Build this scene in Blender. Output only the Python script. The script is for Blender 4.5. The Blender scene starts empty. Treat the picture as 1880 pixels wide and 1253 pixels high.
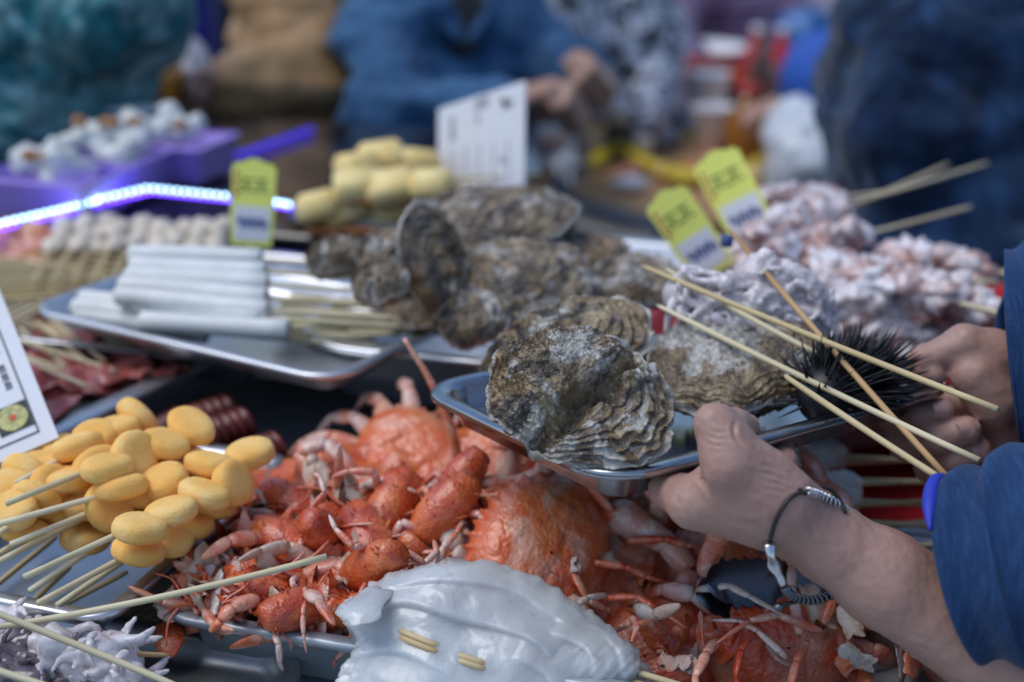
import bpy, math, random
import numpy as np
from mathutils import Vector, Matrix, Euler

# ------------------------------------------------------------------ camera, sky, sun, exposure
scn = bpy.context.scene
COL = scn.collection
LENS, PITCH, CAM_H = 50.0, math.radians(20), 1.40
cam_d = bpy.data.cameras.new('camera'); cam = bpy.data.objects.new('camera', cam_d); COL.objects.link(cam)
cam.location = (0, 0, CAM_H); cam.rotation_euler = (math.radians(90) - PITCH, 0, 0)
cam_d.lens = LENS; cam_d.sensor_width = 36; cam_d.clip_start = .05; cam_d.clip_end = 400
cam_d.dof.use_dof = True; cam_d.dof.focus_distance = .865; cam_d.dof.aperture_fstop = 3.2
scn.camera = cam
SUN_EL, SUN_AZ = math.radians(62), math.radians(-95)      # azimuth from +Y towards +X
world = bpy.data.worlds.new('World'); scn.world = world; world.use_nodes = True
wn = world.node_tree.nodes; wl = world.node_tree.links
sky = wn.new('ShaderNodeTexSky'); sky.sky_type = 'NISHITA'; sky.sun_disc = False
sky.sun_elevation = SUN_EL; sky.sun_rotation = SUN_AZ; sky.air_density = 1.0; sky.dust_density = .8; sky.ozone_density = 3.0
bg = wn['Background']; wl.new(sky.outputs[0], bg.inputs[0]); bg.inputs[1].default_value = .11
sun_d = bpy.data.lights.new('sun', 'SUN'); sun = bpy.data.objects.new('sun', sun_d); COL.objects.link(sun)
sun_d.energy = 1.05; sun_d.angle = math.radians(38); sun_d.color = (1, .975, .95)
sd = Vector((math.sin(SUN_AZ) * math.cos(SUN_EL), math.cos(SUN_AZ) * math.cos(SUN_EL), math.sin(SUN_EL)))
sun.rotation_euler = sd.to_track_quat('Z', 'Y').to_euler(); sun.location = (0, 0, 6)
vs = scn.view_settings; vs.view_transform = 'Standard'; vs.look = 'None'; vs.exposure = 0.66; vs.gamma = 1.0
vs.use_curve_mapping = False
scn.render.engine = 'CYCLES'
cy = scn.cycles; cy.use_denoising = True; cy.max_bounces = 7; cy.transparent_max_bounces = 8
cy.sample_clamp_indirect = 6.0; cy.caustics_reflective = False; cy.caustics_refractive = False

# ------------------------------------------------------------------ helpers
rnd = random.Random(7); rng = np.random.default_rng(7)
PI = math.pi
FPX = 1880 * LENS / 36
_c, _s = math.cos(PITCH), math.sin(PITCH)
AX, AU, AF, C0 = np.array([1., 0, 0]), np.array([0, _s, _c]), np.array([0, _c, -_s]), np.array([0, 0, CAM_H])
def dp(px, py, d):                      # survey: a point seen at (px, py) of the photo, d metres away
    return C0 + d * (AF + AX * (px - 940) / FPX - AU * (py - 626.5) / FPX)
def at(px, py, z):                      # survey: the point seen there on the level z
    r = AF + AX * (px - 940) / FPX - AU * (py - 626.5) / FPX
    return C0 + r * (z - CAM_H) / r[2]
def depth(P): return float((np.asarray(P) - C0) @ AF)
def unit(v): v = np.asarray(v, float); return v / np.linalg.norm(v)
def lerp(a, b, t): return np.asarray(a) * (1 - t) + np.asarray(b) * t
YAW = math.radians(-16)                 # the stall stands turned against the camera
SU, SV = np.array([math.cos(YAW), math.sin(YAW), 0]), np.array([-math.sin(YAW), math.cos(YAW), 0])

_perm = np.random.default_rng(3).permutation(256); _perm = np.concatenate([_perm, _perm, _perm])
_grad = np.random.default_rng(4).normal(size=(256, 3)); _grad /= np.linalg.norm(_grad, axis=1)[:, None]
def perlin(p):
    p = np.asarray(p, float); i = np.floor(p).astype(int); f = p - i; i &= 255
    u = f * f * f * (f * (f * 6 - 15) + 10); out = 0
    for a in (0, 1):
        for b in (0, 1):
            for c in (0, 1):
                h = _perm[_perm[_perm[i[..., 0] + a] + i[..., 1] + b] + i[..., 2] + c]
                d = (_grad[h] * (f - np.array([a, b, c]))).sum(-1)
                w = (u[..., 0] if a else 1 - u[..., 0]) * (u[..., 1] if b else 1 - u[..., 1]) * (u[..., 2] if c else 1 - u[..., 2])
                out = out + d * w
    return out * 1.5
def fbm(p, oct=4, g=.5):
    o = 0; a = 1
    for k in range(oct): o = o + a * perlin(np.asarray(p) * 2 ** k + 17.3 * k); a *= g
    return o

def mk_mesh(name, v, f, smooth=True, mat=None):
    me = bpy.data.meshes.new(name)
    v = np.ascontiguousarray(np.asarray(v, np.float32).reshape(-1, 3))
    if isinstance(f, np.ndarray) and f.ndim == 2:
        n, k = f.shape
        me.vertices.add(len(v)); me.vertices.foreach_set('co', v.ravel())
        me.loops.add(n * k); me.loops.foreach_set('vertex_index', f.astype(np.int32).ravel())
        me.polygons.add(n); me.polygons.foreach_set('loop_start', np.arange(0, n * k, k, dtype=np.int32))
        me.update(calc_edges=True); me.validate()
    else:
        me.from_pydata(v.tolist(), [], [list(map(int, q)) for q in f]); me.update()
    if smooth: me.polygons.foreach_set('use_smooth', np.ones(len(me.polygons), bool))
    if mat: me.materials.append(mat)
    return me
class MB:                               # collects pieces of ONE part
    def __init__(s): s.v = []; s.f = []; s.n = 0
    def add(s, v, f=None):
        if f is None: v, f = v
        s.v.append(np.asarray(v, float).reshape(-1, 3)); s.f += [[int(i) + s.n for i in q] for q in f]; s.n += len(s.v[-1]); return s
    def get(s): return np.concatenate(s.v), s.f
def link(o, parent=None):
    COL.objects.link(o)
    if parent is not None: o.parent = parent
    return o
def tag(o, label, cat, group=None, kind=None):
    if label: o['label'] = label
    if cat: o['category'] = cat
    if group: o['group'] = group
    if kind: o['kind'] = kind
    return o
def thing(name, label, cat, loc=(0, 0, 0), group=None, rot=None):
    o = bpy.data.objects.new(name, None); o.empty_display_size = .02; COL.objects.link(o); o.location = Vector(np.asarray(loc, float).tolist())
    if rot is not None: o.rotation_euler = rot
    return tag(o, label, cat, group)
def part(name, vf, mat, root, smooth=True, label=None):         # vf in world space, root unrotated
    v, f = vf
    off = np.zeros(3); r = root
    while r is not None: off = off + np.array(r.location); r = r.parent
    o = bpy.data.objects.new(name, mk_mesh(name, np.asarray(v) - off, f, smooth, mat)); link(o, root)
    if label: o['label'] = label
    return o
def lpart(name, vf, mat, root, smooth=True, label=None):        # vf in the root's own space
    o = bpy.data.objects.new(name, mk_mesh(name, vf[0], vf[1], smooth, mat)); link(o, root)
    if label: o['label'] = label
    return o
def mpart(name, me, root, loc=(0, 0, 0), rot=(0, 0, 0), scale=(1, 1, 1)):
    o = bpy.data.objects.new(name, me); link(o, root); o.location = Vector(np.asarray(loc, float).tolist()); o.rotation_euler = rot; o.scale = scale; return o
def solo(name, vf, mat, label, cat, group=None, kind=None, smooth=True, origin=None):
    v = np.asarray(vf[0], float)
    if origin is None: origin = np.array([v[:, 0].mean(), v[:, 1].mean(), v[:, 2].min()])
    o = bpy.data.objects.new(name, mk_mesh(name, v - origin, vf[1], smooth, mat)); o.location = Vector(origin.tolist()); link(o)
    return tag(o, label, cat, group, kind)
def copy_tree(o, parent=None):
    c = o.copy(); COL.objects.link(c)
    if parent is not None: c.parent = parent
    for ch in list(o.children): copy_tree(ch, c)
    return c
def frame_rot(x, y, z): return Matrix((x, y, z)).transposed().to_euler()     # columns = axes
def rot_from(xdir, up=(0, 0, 1)):
    x = unit(xdir); y = unit(np.cross(up, x)); z = np.cross(x, y)
    return frame_rot(tuple(x), tuple(y), tuple(z))

# --- shapes -> (verts, faces)
def tube(pts, rad, seg=8, cap=True, flat=1.0, up=None):
    pts = np.asarray(pts, float); n = len(pts); rad = np.broadcast_to(np.asarray(rad, float), (n,))
    t = np.gradient(pts, axis=0); t /= np.linalg.norm(t, axis=1)[:, None] + 1e-12
    a = np.asarray(up, float) if up is not None else np.array([0, 0, 1.]) if abs(t[0][2]) < .9 else np.array([1., 0, 0])
    V = []; ang = np.arange(seg) * 2 * PI / seg
    for i in range(n):
        b = np.cross(t[i], a); b /= np.linalg.norm(b) + 1e-12; a2 = np.cross(b, t[i]); a = a2
        V.append(pts[i] + rad[i] * (np.cos(ang)[:, None] * b + flat * np.sin(ang)[:, None] * a2))
    V = np.concatenate(V); F = []
    for i in range(n - 1):
        for j in range(seg):
            k = (j + 1) % seg; F.append((i * seg + j, i * seg + k, (i + 1) * seg + k, (i + 1) * seg + j))
    if cap: F.append(tuple(range(seg - 1, -1, -1))); F.append(tuple((n - 1) * seg + j for j in range(seg)))
    return V, F
def spline(pts, n=24):
    P = np.asarray(pts, float); P = np.vstack([2 * P[0] - P[1], P, 2 * P[-1] - P[-2]]); out = []
    for t in np.linspace(0, len(P) - 3 - 1e-6, n):
        i = int(t); u = t - i; a, b, c, d = P[i:i + 4]
        out.append(.5 * (2 * b + (c - a) * u + (2 * a - 5 * b + 4 * c - d) * u * u + (3 * b - a - 3 * c + d) * u ** 3))
    return np.array(out)
def box(a, b, c0=(0, 0, 0), R=None, bev=0.0):
    # axis box of half sizes (a,b) spans; c0 centre; optional bevel via chamfered corners
    hx, hy, hz = a, b, c0[3] if len(c0) > 3 else 0
    raise NotImplementedError
def bevbox(h, bev=.002, c=(0, 0, 0), R=None):
    # chamfered box of half sizes h
    h = np.asarray(h, float); bev = min(bev, h.min() * .9); V = []; idx = {}
    for sx in (-1, 1):
        for sy in (-1, 1):
            for sz in (-1, 1):
                s = np.array([sx, sy, sz])
                for ax in range(3):
                    q = s * (h - bev); q[ax] = s[ax] * h[ax]; idx[(sx, sy, sz, ax)] = len(V); V.append(q)
    F = []
    for ax in range(3):
        o = [k for k in range(3) if k != ax]
        for s in (-1, 1):
            def K(p, q, A):
                k = [0, 0, 0]; k[ax] = s; k[o[0]] = p; k[o[1]] = q; return idx[(*k, A)]
            F.append([K(-1, -1, ax), K(1, -1, ax), K(1, 1, ax), K(-1, 1, ax)])
    for ax in range(3):                  # edges along ax
        o = [k for k in range(3) if k != ax]
        for p in (-1, 1):
            for q in (-1, 1):
                def K2(r, A):
                    k = [0, 0, 0]; k[ax] = r; k[o[0]] = p; k[o[1]] = q; return idx[(*k, A)]
                F.append([K2(-1, o[0]), K2(1, o[0]), K2(1, o[1]), K2(-1, o[1])])
    for sx in (-1, 1):
        for sy in (-1, 1):
            for sz in (-1, 1): F.append([idx[(sx, sy, sz, 0)], idx[(sx, sy, sz, 1)], idx[(sx, sy, sz, 2)]])
    V = np.array(V); FF = []
    for f in F:
        a_, b_, c_ = V[f[0]], V[f[1]], V[f[2]]; nrm = np.cross(b_ - a_, c_ - a_); ctr = V[f].mean(0)
        FF.append(f if nrm @ ctr > 0 else f[::-1])
    if R is not None: V = V @ np.asarray(R, float).T
    return V + np.asarray(c, float), FF
def lathe(prof, seg=28, c=(0, 0, 0), closed=True):
    V = []; F = []; ang = np.arange(seg) * 2 * PI / seg
    for r, z in prof: V.append(np.stack([r * np.cos(ang), r * np.sin(ang), np.full(seg, z)], 1))
    n = len(prof); V = np.concatenate(V) + np.asarray(c, float)
    for i in range(n - 1):
        for j in range(seg):
            k = (j + 1) % seg; F.append((i * seg + j, i * seg + k, (i + 1) * seg + k, (i + 1) * seg + j))
    if closed: F.append(tuple(range(seg - 1, -1, -1))); F.append(tuple((n - 1) * seg + j for j in range(seg)))
    return V, F
def rrect(a, b, r, n=9):
    P = []
    for cx, cy_, t0 in ((a - r, b - r, 0), (-a + r, b - r, PI / 2), (-a + r, -b + r, PI), (a - r, -b + r, 1.5 * PI)):
        for k in range(n):
            t = t0 + PI / 2 * k / (n - 1); P.append((cx + r * math.cos(t), cy_ + r * math.sin(t)))
    return np.array(P)
def tray_mesh(a, b, r, dep, rim=.012, thick=.0012, slope=.25, n=9):
    # a,b: outer half sizes at the rim; rim top at z=0; floor at -dep
    w = slope * dep
    prof = [(-rim - w - .006, -dep - thick), (-rim - w, -dep + .003 - thick), (-rim - .001, -.004 - thick), (-rim + .003, -thick * 1.2), (-.0015, -thick * 1.2), (-.0006, -.0045),
            (.0006, -.0045), (.0008, -.001), (0, .0004), (-.002, .0010), (-rim * .5, .0003), (-rim + .003, 0), (-rim - .0002, -.003), (-rim - w + .001, -dep + .006), (-rim - w - .002, -dep + .002), (-rim - w - .007, -dep)]
    V = []; F = []; m = 4 * n
    for off, z in prof:
        q = rrect(a + off, b + off, max(r + off, .003), n); V.append(np.column_stack([q, np.full(m, z)]))
    for i in range(len(prof) - 1):
        for j in range(m):
            k = (j + 1) % m; F.append((i * m + j, i * m + k, (i + 1) * m + k, (i + 1) * m + j))
    F.append(tuple(range(m - 1, -1, -1))); F.append(tuple((len(prof) - 1) * m + j for j in range(m)))
    return np.concatenate(V), F
def prism(poly, z0, z1):
    n = len(poly); P = np.asarray(poly, float)
    V = np.vstack([np.column_stack([P, np.full(n, z0)]), np.column_stack([P, np.full(n, z1)])])
    F = [tuple(range(n - 1, -1, -1)), tuple(range(n, 2 * n))] + [(i, (i + 1) % n, n + (i + 1) % n, n + i) for i in range(n)]
    return V, F
def xf(vf, X=None, o=(0, 0, 0), s=1.0):
    v = np.asarray(vf[0], float) * s
    if X is not None: v = v @ np.asarray(X, float)          # rows of X = world images of local axes
    return v + np.asarray(o, float), vf[1]
def grid_faces(nu, nv, wrap=False):
    i, j = np.meshgrid(np.arange(nu - 1), np.arange(nv if wrap else nv - 1), indexing='ij'); k = (j + 1) % nv
    return np.stack([i * nv + j, (i + 1) * nv + j, (i + 1) * nv + k, i * nv + k], -1).reshape(-1, 4)

# --- organic bodies: smooth union of rounded cones, meshed with surface nets
def surfnet(V, o, h):
    n = np.array(V.shape) - 1; s = V < 0
    cnt = np.zeros(n, np.float32); acc = np.zeros((*n, 3), np.float32)
    for ax in range(3):
        o1, o2 = [k for k in range(3) if k != ax]
        for a in (0, 1):
            for b in (0, 1):
                st = [0, 0, 0]; st[o1] = a; st[o2] = b
                sl0 = tuple(slice(st[k], st[k] + n[k]) for k in range(3)); st[ax] = 1
                sl1 = tuple(slice(st[k], st[k] + n[k]) for k in range(3))
                cr = s[sl0] != s[sl1]; v0 = V[sl0][cr]; v1 = V[sl1][cr]
                cnt[cr] += 1; q = np.zeros((len(v0), 3), np.float32); q[:, ax] = v0 / (v0 - v1); q[:, o1] = a; q[:, o2] = b; acc[cr] += q
    m = cnt > 0; idx = np.full(n, -1, np.int64); idx[m] = np.arange(m.sum())
    ii = np.argwhere(m); verts = np.asarray(o) + h * (ii + acc[m] / cnt[m][:, None]); F = []
    for ax in range(3):
        o1, o2 = (ax + 1) % 3, (ax + 2) % 3
        sl0 = [slice(None)] * 3; sl1 = [slice(None)] * 3; sl0[ax] = slice(0, n[ax]); sl1[ax] = slice(1, n[ax] + 1)
        for k in (o1, o2): sl0[k] = slice(1, n[k]); sl1[k] = slice(1, n[k])
        s0 = s[tuple(sl0)]; s1 = s[tuple(sl1)]; e = np.argwhere(s0 != s1)
        if not len(e): continue
        flip = s0[tuple(e.T)]; e = e.copy(); e[:, o1] += 1; e[:, o2] += 1
        def cell(d1, d2):
            q = e.copy(); q[:, o1] -= d1; q[:, o2] -= d2; return idx[tuple(q.T)]
        Q = np.stack([cell(1, 1), cell(0, 1), cell(0, 0), cell(1, 0)], 1); Q[~flip] = Q[~flip][:, ::-1]; F.append(Q)
    return verts, np.concatenate(F)
class Blob:
    def __init__(s): s.p = []
    def cone(s, a, b, ra, rb=None, k=.01, cut=False):
        s.p.append((np.asarray(a, float), np.asarray(b, float), ra, ra if rb is None else rb, k, cut)); return s
    def chain(s, pts, rad, k=.01):
        for i in range(len(pts) - 1): s.cone(pts[i], pts[i + 1], rad[i], rad[i + 1], k)
        return s
    def mesh(s, h, disp=None, smooth=0, grow=0.0):
        lo = np.min([np.minimum(p[0] - p[2], p[1] - p[3]) for p in s.p if not p[5]], 0) - 4 * h - .01
        hi = np.max([np.maximum(p[0] + p[2], p[1] + p[3]) for p in s.p if not p[5]], 0) + 4 * h + .01
        n = np.ceil((hi - lo) / h).astype(int) + 1; V = np.full(n, .5, np.float32)
        for a, b, ra, rb, k, cut in s.p:
            pad = k * 1.2 + 3 * h + grow; l = np.minimum(a - ra, b - rb) - pad; u = np.maximum(a + ra, b + rb) + pad
            i0 = np.clip(np.floor((l - lo) / h).astype(int), 0, n); i1 = np.clip(np.ceil((u - lo) / h).astype(int) + 1, 0, n)
            g = [(lo[q] + h * np.arange(i0[q], i1[q])).astype(np.float32) for q in range(3)]
            X, Y, Z = g[0][:, None, None], g[1][None, :, None], g[2][None, None, :]
            d = b - a; L2 = max(d @ d, 1e-12)
            t = np.clip(((X - a[0]) * d[0] + (Y - a[1]) * d[1] + (Z - a[2]) * d[2]) / L2, 0, 1)
            D = np.sqrt((X - a[0] - t * d[0]) ** 2 + (Y - a[1] - t * d[1]) ** 2 + (Z - a[2] - t * d[2]) ** 2) - (ra + (rb - ra) * t)
            sl = tuple(slice(i0[q], i1[q]) for q in range(3)); W = V[sl]
            if cut:
                D = -D; hh = np.clip(.5 - .5 * (D - W) / k, 0, 1); V[sl] = np.maximum(W, D) if k < 1e-6 else (W * hh + D * (1 - hh)) + k * hh * (1 - hh)
            else:
                hh = np.clip(.5 + .5 * (W - D) / k, 0, 1); V[sl] = W * (1 - hh) + D * hh - k * hh * (1 - hh)
        v, f = surfnet(V - np.float32(grow), lo, h)
        for _ in range(smooth):
            nb = np.zeros_like(v); c = np.zeros(len(v))
            for a, b in ((0, 1), (1, 2), (2, 3), (3, 0)):
                np.add.at(nb, f[:, a], v[f[:, b]]); np.add.at(c, f[:, a], 1); np.add.at(nb, f[:, b], v[f[:, a]]); np.add.at(c, f[:, b], 1)
            v = .4 * v + .6 * nb / c[:, None]
        if disp is not None:
            N = vnormals(v, f); v = v + N * disp(v)[:, None]
        return v, f
def vnormals(v, f):
    e = np.cross(v[f[:, 2]] - v[f[:, 0]], v[f[:, 3 if f.shape[1] > 3 else 1]] - v[f[:, 1 if f.shape[1] > 3 else 0]])
    N = np.zeros_like(v)
    for k in range(f.shape[1]): np.add.at(N, f[:, k], e)
    return N / (np.linalg.norm(N, axis=1)[:, None] + 1e-12)
def joinvf(*vfs):
    V = []; F = []; n = 0
    for v, f in vfs:
        V.append(np.asarray(v)); f = np.asarray(f); f = f if f.shape[1] == 4 else f; F.append(f + n); n += len(v)
    return np.concatenate(V), np.concatenate(F)
def set_attr(o, name, vals):
    a = o.data.attributes.new(name, 'FLOAT', 'POINT'); a.data.foreach_set('value', np.asarray(vals, np.float32))

# ------------------------------------------------------------------ materials
class NT:
    def __init__(s, name):
        s.m = bpy.data.materials.new(name); s.m.use_nodes = True; s.t = s.m.node_tree; s.n = s.t.nodes; s.l = s.t.links
        s.b = s.n['Principled BSDF']; s._co = None
    def node(s, typ, **kw):
        x = s.n.new('ShaderNode' + typ)
        for k, v in kw.items():
            if k.startswith('i_'):
                key = k[2:].replace('_', ' '); inp = x.inputs[key] if key in x.inputs else x.inputs[int(key)]
                if hasattr(v, 'is_output') or isinstance(v, bpy.types.NodeSocket): s.l.new(v, inp)
                else: inp.default_value = v
            else: setattr(x, k, v)
        return x
    def co(s, rnd_off=True):
        if s._co is None:
            tc = s.node('TexCoord')
            if rnd_off:
                oi = s.node('ObjectInfo'); mu = s.node('Math', operation='MULTIPLY', i_0=oi.outputs['Random'], i_1=37.0)
                ad = s.node('VectorMath', operation='ADD', i_0=tc.outputs['Object']); s.l.new(mu.outputs[0], ad.inputs[1]); s._co = ad.outputs[0]
            else: s._co = tc.outputs['Object']
        return s._co
    def noise(s, scale, detail=4, rough=.55, dist=0, vec=None):
        return s.node('TexNoise', i_Vector=vec or s.co(), i_Scale=scale, i_Detail=detail, i_Roughness=rough, i_Distortion=dist).outputs['Fac']
    def ramp(s, fac, stops, interp='LINEAR'):
        r = s.node('ValToRGB', i_Fac=fac); e = r.color_ramp; e.interpolation = interp
        while len(e.elements) < len(stops): e.elements.new(.5)
        for el, (p, c) in zip(e.elements, stops): el.position = p; el.color = (*c, 1) if not isinstance(c, (int, float)) else (c, c, c, 1)
        return r.outputs[0]
    def mix(s, fac, a, b, blend='MIX'):
        x = s.node('Mix', data_type='RGBA', blend_type=blend)
        for v, i in ((fac, 0), (a, 6), (b, 7)):
            if isinstance(v, bpy.types.NodeSocket): s.l.new(v, x.inputs[i])
            else: x.inputs[i].default_value = v if i == 0 else (*v, 1)
        return x.outputs[2]
    def math(s, op, a, b=0.0, clamp=False):
        x = s.node('Math', operation=op, use_clamp=clamp)
        for v, i in ((a, 0), (b, 1)):
            if isinstance(v, bpy.types.NodeSocket): s.l.new(v, x.inputs[i])
            else: x.inputs[i].default_value = v
        return x.outputs[0]
    def set(s, **kw):
        for k, v in kw.items():
            inp = s.b.inputs[k.replace('_', ' ')]
            if isinstance(v, bpy.types.NodeSocket): s.l.new(v, inp)
            else: inp.default_value = (*v, 1) if isinstance(v, tuple) and len(v) == 3 and inp.type == 'RGBA' else v
        return s
    def bump(s, *hs):       # (socket, strength, distance)
        prev = None
        for h, st, d in hs:
            b = s.node('Bump', i_Height=h, i_Strength=st, i_Distance=d)
            if prev: s.l.new(prev, b.inputs['Normal'])
            prev = b.outputs[0]
        s.l.new(prev, s.b.inputs['Normal']); return s
def simple(name, stops, scale=30, rough=.5, metal=0, bump=0, bscale=150, bdist=.001, detail=5, spec=.5, coat=0, sss=0, sssr=(1, .4, .2), sscale=.01, trans=0, rvar=.15, vary=.12):
    t = NT(name)
    if isinstance(stops, tuple): stops = [(.3, tuple(c * (1 - vary) for c in stops)), (.7, tuple(min(1, c * (1 + vary)) for c in stops))]
    n = t.noise(scale, detail); t.set(Base_Color=t.ramp(n, stops), Metallic=metal, Specular_IOR_Level=spec, Coat_Weight=coat, Coat_Roughness=.12)
    r = t.noise(scale * 2.3, 3); t.set(Roughness=t.math('MULTIPLY_ADD', r, rvar)); t.b.inputs['Roughness'].links[0].from_node.inputs[2].default_value = rough - rvar * .5
    if bump: t.bump((t.noise(bscale, 4), bump, bdist))
    if sss: t.set(Subsurface_Weight=sss, Subsurface_Radius=sssr, Subsurface_Scale=sscale)
    if trans: t.set(Transmission_Weight=trans)
    return t.m
def emit(name, col, st):
    t = NT(name); t.set(Base_Color=(.05, .05, .05), Emission_Color=col, Emission_Strength=st); return t.m

m_steel = NT('brushed_steel')
_n = m_steel.noise(26, 5); _w = m_steel.noise(300, 3)
m_steel.set(Base_Color=m_steel.ramp(_n, [(.3, (.30, .315, .335)), (.75, (.46, .47, .49))]), Metallic=1.0, Roughness=m_steel.ramp(_n, [(.3, .14), (.7, .28)]))
m_steel.bump((_w, .05, .0004), (m_steel.noise(14, 2), .06, .002)); m_steel = m_steel.m
m_steel_pale = simple('pale_steel', [(.3, (.56, .58, .60)), (.7, (.72, .73, .75))], 18, .40, 1.0, .08, 120, .0008)
m_zinc = simple('zinc_pan', [(.3, (.36, .41, .44)), (.7, (.48, .53, .56))], 18, .45, .45, .08, 120, .0008)
m_steel_dull = simple('worn_steel', [(.3, (.30, .32, .34)), (.7, (.46, .48, .5))], 22, .42, 1.0, .08, 120, .0008)
def bamboo(name, c1, c2):
    t = NT(name); mp = t.node('Mapping', i_Vector=t.co(), i_Scale=(60, 60, 60)); n = t.noise(7, 4); f = t.noise(260, 3); sp = t.noise(55, 2)
    base = t.ramp(n, [(.3, c1), (.7, c2)]); base = t.mix(t.ramp(sp, [(.70, 0), (.78, .55)]), base, (.13, .07, .03))
    t.set(Base_Color=base, Roughness=.55, Specular_IOR_Level=.4); t.bump((f, .25, .0004)); return t.m
m_bam = bamboo('bamboo', (.52, .38, .18), (.74, .60, .34)); m_bam_pale = bamboo('bamboo_pale', (.60, .50, .29), (.80, .71, .47))
m_bam_red = bamboo('bamboo_orange', (.42, .24, .10), (.58, .37, .17))

def oyster_mat(name, hair=.5, light=.0, tan=.5):
    t = NT(name); co = t.co()
    ring = t.node('Attribute', attribute_name='ring').outputs['Fac']; s = t.node('Attribute', attribute_name='edge').outputs['Fac']
    n1 = t.noise(15, 6, .6, 1.4); n2 = t.noise(42, 8, .66, 1.0); n3 = t.noise(210, 6, .7); n4 = t.noise(21, 7, .6, 1.2)
    base = t.ramp(n2, [(.33, (.022, .014, .008)), (.44, (.11, .070, .035)), (.53, (.27, .195, .105)), (.62, (.46, .37, .235)), (.72, (.68, .62, .50))])
    och = t.ramp(n3, [(.34, (.06, .03, .012)), (.48, (.30, .18, .06)), (.62, (.52, .36, .14)), (.74, (.66, .54, .30))])
    c = t.mix(t.ramp(n1, [(.40, 0), (.56, tan)]), base, och)
    wht = t.ramp(n3, [(.32, (.36, .33, .27)), (.55, (.68, .65, .58)), (.7, (.78, .77, .73))])
    c = t.mix(t.ramp(n4, [(.55 - .07 * light, 0), (.60 - .07 * light, .95)]), c, wht)
    band = t.ramp(t.math('FRACT', ring), [(.0, .5), (.06, .1), (.3, 0), (.9, .0), (1.0, .2)])
    c = t.mix(band, c, (.05, .032, .018))
    dk = t.ramp(t.noise(24, 8, .68, 1.8), [(.53, 0), (.60, hair)]); c = t.mix(dk, c, t.ramp(n3, [(.4, (.010, .007, .005)), (.7, (.07, .045, .025))]))
    c = t.mix(t.ramp(s, [(.945, 0), (.99, .85)]), c, (.70, .67, .60))
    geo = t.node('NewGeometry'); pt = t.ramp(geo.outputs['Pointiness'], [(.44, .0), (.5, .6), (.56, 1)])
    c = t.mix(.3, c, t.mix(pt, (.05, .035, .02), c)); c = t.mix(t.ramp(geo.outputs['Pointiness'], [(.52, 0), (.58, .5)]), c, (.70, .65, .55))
    c = t.mix(t.ramp(t.noise(9, 2), [(.35, .5), (.6, 0)]), c, t.mix(.5, c, (.12, .11, .11)))
    rg = t.ramp(t.noise(60, 4), [(.35, .18), (.65, .6)])
    t.set(Base_Color=c, Roughness=rg, Specular_IOR_Level=.6, Coat_Weight=.3, Coat_Roughness=.18)
    t.bump((t.noise(520, 6, .7), .6, .0010), (t.noise(120, 7, .66, 1.2), .8, .0026)); return t.m
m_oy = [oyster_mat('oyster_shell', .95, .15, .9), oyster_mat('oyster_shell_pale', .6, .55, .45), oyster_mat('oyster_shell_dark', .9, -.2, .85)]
m_algae = simple('algae_fuzz', (.10, .06, .03), 80, .8)

def skin_mat(name, base, red):
    t = NT(name); n = t.noise(24, 4); n2 = t.noise(9, 3)
    c = t.mix(t.ramp(n, [(.35, 0), (.75, .4)]), base, red); c = t.mix(t.ramp(t.noise(300, 3), [(.45, 0), (.8, .22)]), c, tuple(x * .6 for x in base))
    v = t.node('TexVoronoi', feature='DISTANCE_TO_EDGE', i_Vector=t.co(), i_Scale=480.0).outputs['Distance']
    geo = t.node('NewGeometry')
    t.set(Base_Color=c, Roughness=t.ramp(t.noise(90, 4), [(.3, .38), (.7, .58)]), Specular_IOR_Level=.45, Subsurface_Weight=.14, Subsurface_Radius=(1, .35, .2), Subsurface_Scale=.006)
    mp = t.node('Mapping', i_Vector=t.co(), i_Scale=(1.0, .35, 1.6)); mp.inputs['Rotation'].default_value = (.3, .5, .4)
    t.bump((v, .3, .0006), (t.noise(150, 6, .65, 1.5, mp.outputs[0]), .14, .0008)); return t.m
m_skin = skin_mat('skin', (.42, .25, .195), (.48, .235, .18)); m_skin2 = skin_mat('skin_far', (.42, .25, .18), (.46, .24, .18))
m_nail = simple('nail', (.52, .30, .25), 60, .3, coat=.4)

def denim(name, c1, c2, sc=1.0):
    t = NT(name); co = t.co(False)
    w1 = t.node('TexWave', wave_type='BANDS', bands_direction='DIAGONAL', i_Vector=co, i_Scale=900.0 * sc, i_Distortion=2.5).outputs['Fac']
    slub = t.node('Mapping', i_Vector=co, i_Scale=(180, 22, 22)); s2 = t.noise(3, 4, .6, 0, slub.outputs[0]); n = t.noise(7, 5, .6)
    c = t.mix(t.ramp(n, [(.3, 0), (.7, 1)]), c1, c2); c = t.mix(t.ramp(s2, [(.45, 0), (.75, .35)]), c, tuple(min(1, x * 1.9 + .02) for x in c2))
    geo = t.node('NewGeometry'); c = t.mix(t.ramp(geo.outputs['Pointiness'], [(.52, 0), (.62, .4)]), c, tuple(min(1, x * 1.6 + .03) for x in c2))
    t.set(Base_Color=c, Roughness=.85, Specular_IOR_Level=.15, Sheen_Weight=.12); t.bump((w1, .25, .0004), (t.noise(40, 5), .4, .004), (t.noise(600, 3), .4, .0006)); return t.m
m_denim = denim('denim', (.008, .026, .078), (.016, .055, .145)); m_denim_far = denim('denim_faded', (.018, .062, .145), (.06, .155, .285), .5)
m_lining = simple('cobalt_lining', (.02, .04, .42), 40, .6)

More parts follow.
